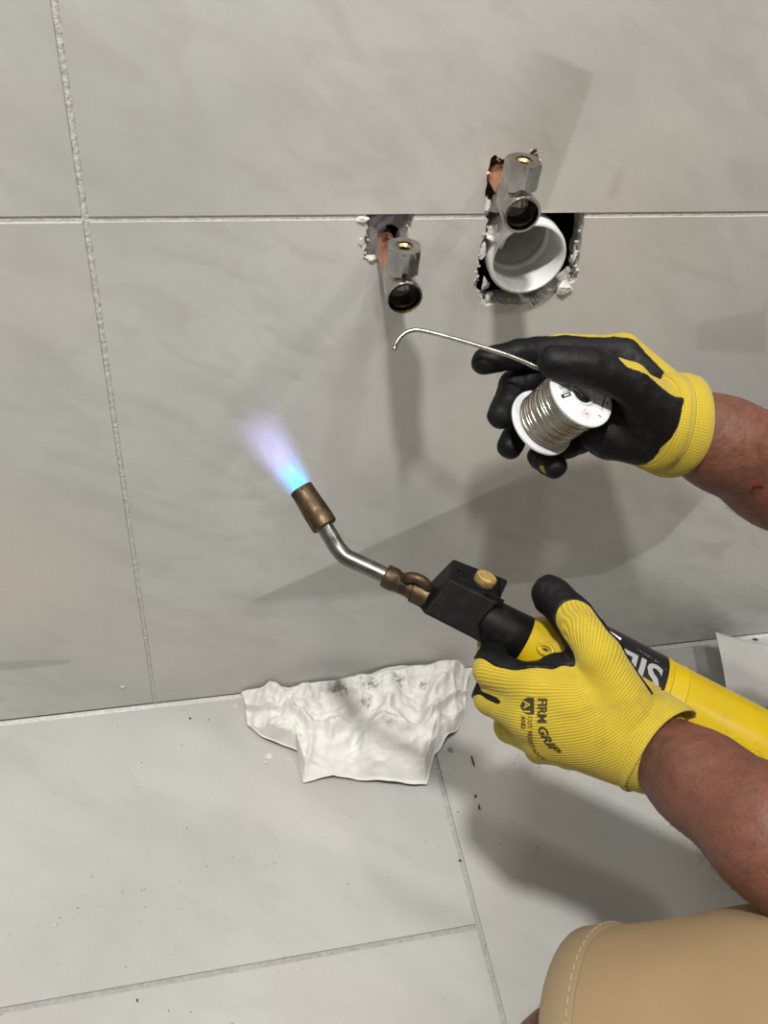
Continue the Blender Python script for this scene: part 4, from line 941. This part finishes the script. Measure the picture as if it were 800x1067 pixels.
# ------------------------------------------------------------------ crumpled paper towel on the floor against the wall
back_e = [(250, 712, 0.004), (262, 709, 0.010), (280, 712, 0.012), (300, 712, 0.006), (330, 708, 0.008), (365, 705, 0.006), (400, 701, 0.010), (425, 697, 0.012), (448, 692, 0.016), (456, 694, 0.014), (470, 698, 0.010), (487, 706, 0.004)]
front_e = [(258, 757, 0.001), (266, 764, 0.002), (275, 771, 0.001), (292, 778, 0.003), (308, 784, 0.002), (316, 819, 0.001), (345, 811, 0.006), (372, 815, 0.001), (400, 818, 0.004), (443, 822, 0.001), (452, 792, 0.006), (474, 762, 0.002), (484, 738, 0.001)]
def towel():
    NU, NV = 240, 130
    b = crom([np.append(F(px, py)[:2], h) for px, py, h in back_e], 6); f = np.array([np.append(F(px, py)[:2], h) for px, py, h in front_e])
    def resamp(q, n):
        d = np.r_[0, np.cumsum(np.linalg.norm(np.diff(q[:, :2], axis=0), axis=1))]; d /= d[-1]; t = np.linspace(0, 1, n); return np.stack([np.interp(t, d, q[:, k]) for k in range(3)], 1)
    b = resamp(b, NU); f = resamp(f, NU); V = []
    b[:, 1] = np.minimum(b[:, 1], -0.004)
    for j in range(NV):
        t = j / (NV - 1); V.append(b * (1 - t) + f * t)
    V = np.array(V); uv = np.stack(np.meshgrid(np.linspace(0, 1, NV), np.linspace(0, 1, NU), indexing='ij'), -1)
    p = np.stack([V[..., 0] * 1.0, V[..., 1], np.zeros_like(V[..., 0])], -1)
    w = p + 0.02 * np.stack([value_noise(p * 22, 1) - 0.5, value_noise(p * 22, 2) - 0.5, p[..., 2]], -1)
    rg = np.random.default_rng(4); h = np.zeros(p.shape[:2]); tri = lambda x: np.abs(2 * (x - np.floor(x)) - 1)
    for fq, am, nn in ((9, 0.010, 3), (22, 0.0052, 4), (48, 0.0026, 5), (95, 0.0012, 5)):      # sharp creases at several scales, patchy
        for k in range(nn):
            th = rg.uniform(0, math.pi); ph = rg.random(); wp = 0.55 * value_noise(p * fq * 0.9 + k * 5.3, int(fq) + k) + 0.2 * value_noise(p * fq * 2.3, k)
            mk_ = np.clip(value_noise(p * fq * 0.45 + k * 9.1, 40 + k) * 2.4 - 0.6, 0, 1)
            h += am * mk_ * tri((w[..., 0] * math.cos(th) + w[..., 1] * math.sin(th)) * fq + ph + wp) ** 1.5
    h *= 1.25
    t = uv[..., 0]; u_ = uv[..., 1]
    edge = np.minimum(np.minimum(t, 1 - t) * 7, np.minimum(u_, 1 - u_) * 10); edge = np.clip(edge, 0.18, 1)
    h = h * edge
    # two long folds: one running along the back, one diagonal across the front
    fold = lambda x, c, wd: np.exp(-((x - c) / wd) ** 2)
    h += 0.011 * fold(t, 0.10 + 0.06 * np.sin(u_ * 7), 0.07) * np.clip(u_ * 3 - 0.2, 0.2, 1) + 0.009 * fold(t, 0.47 + 0.16 * u_ + 0.03 * np.sin(u_ * 19), 0.045) + 0.010 * fold(u_, 0.80 + 0.05 * np.sin(t * 8), 0.03) * np.clip(t * 2, 0, 1) + 0.007 * fold(u_, 0.13 + 0.12 * t, 0.025) * np.clip(1.2 - t * 1.5, 0, 1)
    V[..., 2] += h + 0.0012
    V[..., 0] += 0.004 * (value_noise(p * 60, 8) - 0.5); V[..., 1] += 0.004 * (value_noise(p * 60, 9) - 0.5); V[..., 1] = np.minimum(V[..., 1], -0.003)
    idx = np.arange(NU * NV).reshape(NV, NU); Q = np.stack([idx[:-1, :-1], idx[1:, :-1], idx[1:, 1:], idx[:-1, 1:]], -1).reshape(-1, 4)
    return V.reshape(-1, 3), Q
V, Q = towel()
M_TOWEL = mat('paper_towel', (0.70, 0.695, 0.66), 0.95); t = NT(M_TOWEL); tb = F(370, 760); tl = np.array([tb[0], tb[1], 0.0])
c = t.mix(t.rng(t.noise(30, 4), 0.4, 0.7), (0.72, 0.71, 0.675), (0.64, 0.63, 0.59))
for (px, py, r0, r1, colr, nzs) in ((350, 727, 0.003, 0.013, (0.16, 0.11, 0.06), 120), (357, 733, 0.002, 0.008, (0.12, 0.09, 0.06), 160), (372, 724, 0.001, 0.006, (0.10, 0.09, 0.08), 260), (384, 722, 0.001, 0.008, (0.06, 0.06, 0.055), 260),
                                    (392, 726, 0.001, 0.005, (0.05, 0.05, 0.05), 300), (411, 721, 0.001, 0.008, (0.07, 0.065, 0.06), 260), (440, 720, 0.001, 0.005, (0.25, 0.23, 0.2), 200), (404, 763, 0.002, 0.010, (0.22, 0.21, 0.19), 90), (378, 740, 0.001, 0.006, (0.2, 0.18, 0.15), 200)):
    q = F(px, py, 0.008); xx = t.n('ShaderNodeVectorMath', operation='DISTANCE'); cb = t.n('ShaderNodeVectorMath', operation='MULTIPLY'); t.l(t.obj(), cb.inputs[0]); cb.inputs[1].default_value = (1, 1, 0.3)
    t.l(cb.outputs[0], xx.inputs[0]); xx.inputs[1].default_value = (q[0] - tl[0], q[1] - tl[1], 0.003)
    dd_ = t.m('MULTIPLY_ADD', t.noise(nzs, 3, 0.7), 0.026, t.m('SUBTRACT', xx.outputs['Value'], 0.0085))
    c = t.mix(t.m('MULTIPLY', t.rng(dd_, r0 + 0.0075, r1 + 0.0065, 1, 0), 0.85), c, colr)
t.color(c); t.bump(t.m('ADD', t.noise(160, 4, 0.6), t.m('MULTIPLY', t.noise(900, 2), 0.3)), 0.5, 0.0015)
o = mk('paper_towel', V - tl, Q, M_TOWEL, smooth=True); o.location = tuple(tl); tag(o, 'crumpled white paper towel with brown scorch marks on the floor by the wall', 'towel')
sm = o.modifiers.new('thick', 'SOLIDIFY'); sm.thickness = 0.0005

# ------------------------------------------------------------------ loose sheet curling up at the right
tipc = W(745, 659, -0.012)
A0 = F(757, 728)
def sheet():
    NU, NV = 34, 22; V = []
    p00 = F(745, 659, 0.042); p01 = F(758, 738, 0.030)                       # raised left edge, back to front
    for i in range(NV):
        b = i / (NV - 1); L = p00 * (1 - b) + p01 * b
        end = np.array([L[0] + 0.17, L[1] - 0.02 + 0.03 * b, 0.001])
        for j in range(NU):
            a = j / (NU - 1); q = L * (1 - a) + end * a
            q[2] = 0.0012 + (L[2]) * (1 - a) ** 2.2 * (1 + 0.15 * math.sin(3 * a + 2 * b)); V.append(q)
    idx = np.arange(NU * NV).reshape(NV, NU); return np.array(V), np.stack([idx[:-1, :-1], idx[1:, :-1], idx[1:, 1:], idx[:-1, 1:]], -1).reshape(-1, 4)
V, Q = sheet(); ps = np.array([0.72, -0.06, 0.0])
o = mk('paper_sheet', V - ps, Q, M_PAPER, smooth=True); o.location = tuple(ps); tag(o, 'blank white paper sheet with a raised corner behind the yellow cylinder', 'paper')
sm = o.modifiers.new('thick', 'SOLIDIFY'); sm.thickness = 0.0004

# ------------------------------------------------------------------ grit and crumbs on the floor
def crumb(px, py, s, mm, label, fl=(1, 1, 0.5), seed=0):
    q = F(px, py); V, Fc = chip((0, 0, s * fl[2] * 0.75), s, seed, 2, fl); o = mk('debris_crumb', V, Fc, mm); o.location = (q[0], q[1], 0.0); tag(o, label, 'crumb', 'loose debris on the floor tiles'); return o
M_GRIT = grainy('dark_grit', (0.07, 0.06, 0.05), 0.9, 300, 0.4)
crumb(280, 789, 0.0042, M_PLASTER, 'white plaster crumb just left of the towel front edge', (1.3, 0.9, 0.4), 5)
crumb(277, 795, 0.0028, M_PLASTER, 'smaller white plaster flake nearest the lower left of the towel', (1.2, 0.8, 0.4), 6)
crumb(246, 736, 0.0030, M_PLASTER, 'pale plaster crumb by the wall at the towel left corner', (1.0, 1.0, 0.5), 7)
crumb(58, 964, 0.0024, M_PLASTER, 'tiny white crumb alone on the bright left floor tile', (1.0, 0.8, 0.5), 8)
crumb(493, 795, 0.0060, M_GRIT, 'dark curled shaving on the floor right of the towel', (0.45, 1.5, 0.25), 9)
crumb(499, 841, 0.0036, M_GRIT, 'dark splinter lying in the shadow below the glove', (0.4, 1.3, 0.3), 10)
crumb(470, 782, 0.0042, grainy('grey_crumb', (0.25, 0.24, 0.22), 0.9, 200, 0.3), 'grey crumb beside the floor joint at the towel right end', (0.8, 1.2, 0.4), 11)
crumb(495, 830, 0.0020, M_GRIT, 'round dark speck above the splinter below the glove', (1, 1, 0.7), 12)
crumb(143, 1043, 0.0018, M_GRIT, 'dark speck on the front left floor tile', (0.8, 1.2, 0.6), 13)
crumb(479, 897, 0.0019, M_GRIT, 'dark speck sitting in the floor joint', (1, 1, 0.7), 14)
crumb(198, 749, 0.0016, M_GRIT, 'lone dark speck near the foot of the vertical wall joint', (1, 1, 0.7), 15)
crumb(786, 667, 0.0050, M_GRIT, 'dark fleck on the floor by the wall beyond the paper sheet', (1.2, 0.6, 0.3), 16)
parts = []; rg = np.random.default_rng(21)
for k in range(230):
    if k < 110: px, py = rg.uniform(455, 700), rg.uniform(745, 905)
    else: px, py = rg.uniform(0, 560), rg.uniform(745, 1067)
    q = F(px, py); s = rg.uniform(0.0003, 0.0010)
    if q[1] < -0.008: parts.append(chip((q[0], q[1], s * 0.5), s, 100 + k, 1, (1, 1, 0.6)))
V, Fc = join(*parts); o = mk('floor_grit', V, Fc, M_GRIT, kind='stuff'); tag(o, 'fine dark grit scattered over the floor tiles', 'grit')
# two crumbs stuck on the wall
for (px, py, s, lb) in ((128, 715, 0.0026, 'small plaster crumb stuck to the wall left of the vertical joint'),):
    q = W(px, py); V, Fc = chip((0, -s * 0.3, 0), s, 77, 2, (1.3, 0.5, 0.6)); o = mk('plaster_crumb', V, Fc, M_PLASTER); o.location = (q[0], q[1], q[2]); tag(o, lb, 'crumb')

# ------------------------------------------------------------------ faint smoke curling from the lower pipe
def smoke():
    M = bpy.data.materials.new('thin_smoke'); M.use_nodes = True; nt = M.node_tree
    for n_ in list(nt.nodes):
        if n_.type == 'BSDF_PRINCIPLED': nt.nodes.remove(n_)
    v = nt.nodes.new('ShaderNodeVolumeScatter'); v.inputs['Color'].default_value = (0.85, 0.87, 0.9, 1); v.inputs['Density'].default_value = 60.0; v.inputs['Anisotropy'].default_value = 0.2
    nt.links.new(v.outputs[0], [n_ for n_ in nt.nodes if n_.type == 'OUTPUT_MATERIAL'][0].inputs['Volume'])
    base = W(398, 268, -0.03); r = thing('smoke', base, 'thin grey smoke wisps curling round the lower copper stub', 'smoke')
    for pts, w in (([(402, 300, -.062), (396, 275, -.05), (392, 255, -.03), (396, 238, -.022), (404, 230, -.026), (410, 226, -.02)], 0.0032), ([(410, 262, -.03), (416, 246, -.02), (424, 236, -.02), (428, 228, -.02), (426, 222, -.02)], 0.0030),
                   ([(397, 262, -.035), (388, 246, -.03), (388, 232, -.025), (394, 227, -.02), (394, 222, -.02)], 0.0026)):
        q = crom([W(a, b, c) for a, b, c in pts], 8); n = len(q)
        V, Fc = sweep(q, [w * (0.35 + 0.65 * math.sin(math.pi * min(1, (k + 1) / n * 0.9 + 0.08))) * (1 + 0.3 * math.sin(k * 0.8)) for k in range(n)], 10); mk('wisp', V, Fc, M, r, smooth=True)
smoke()
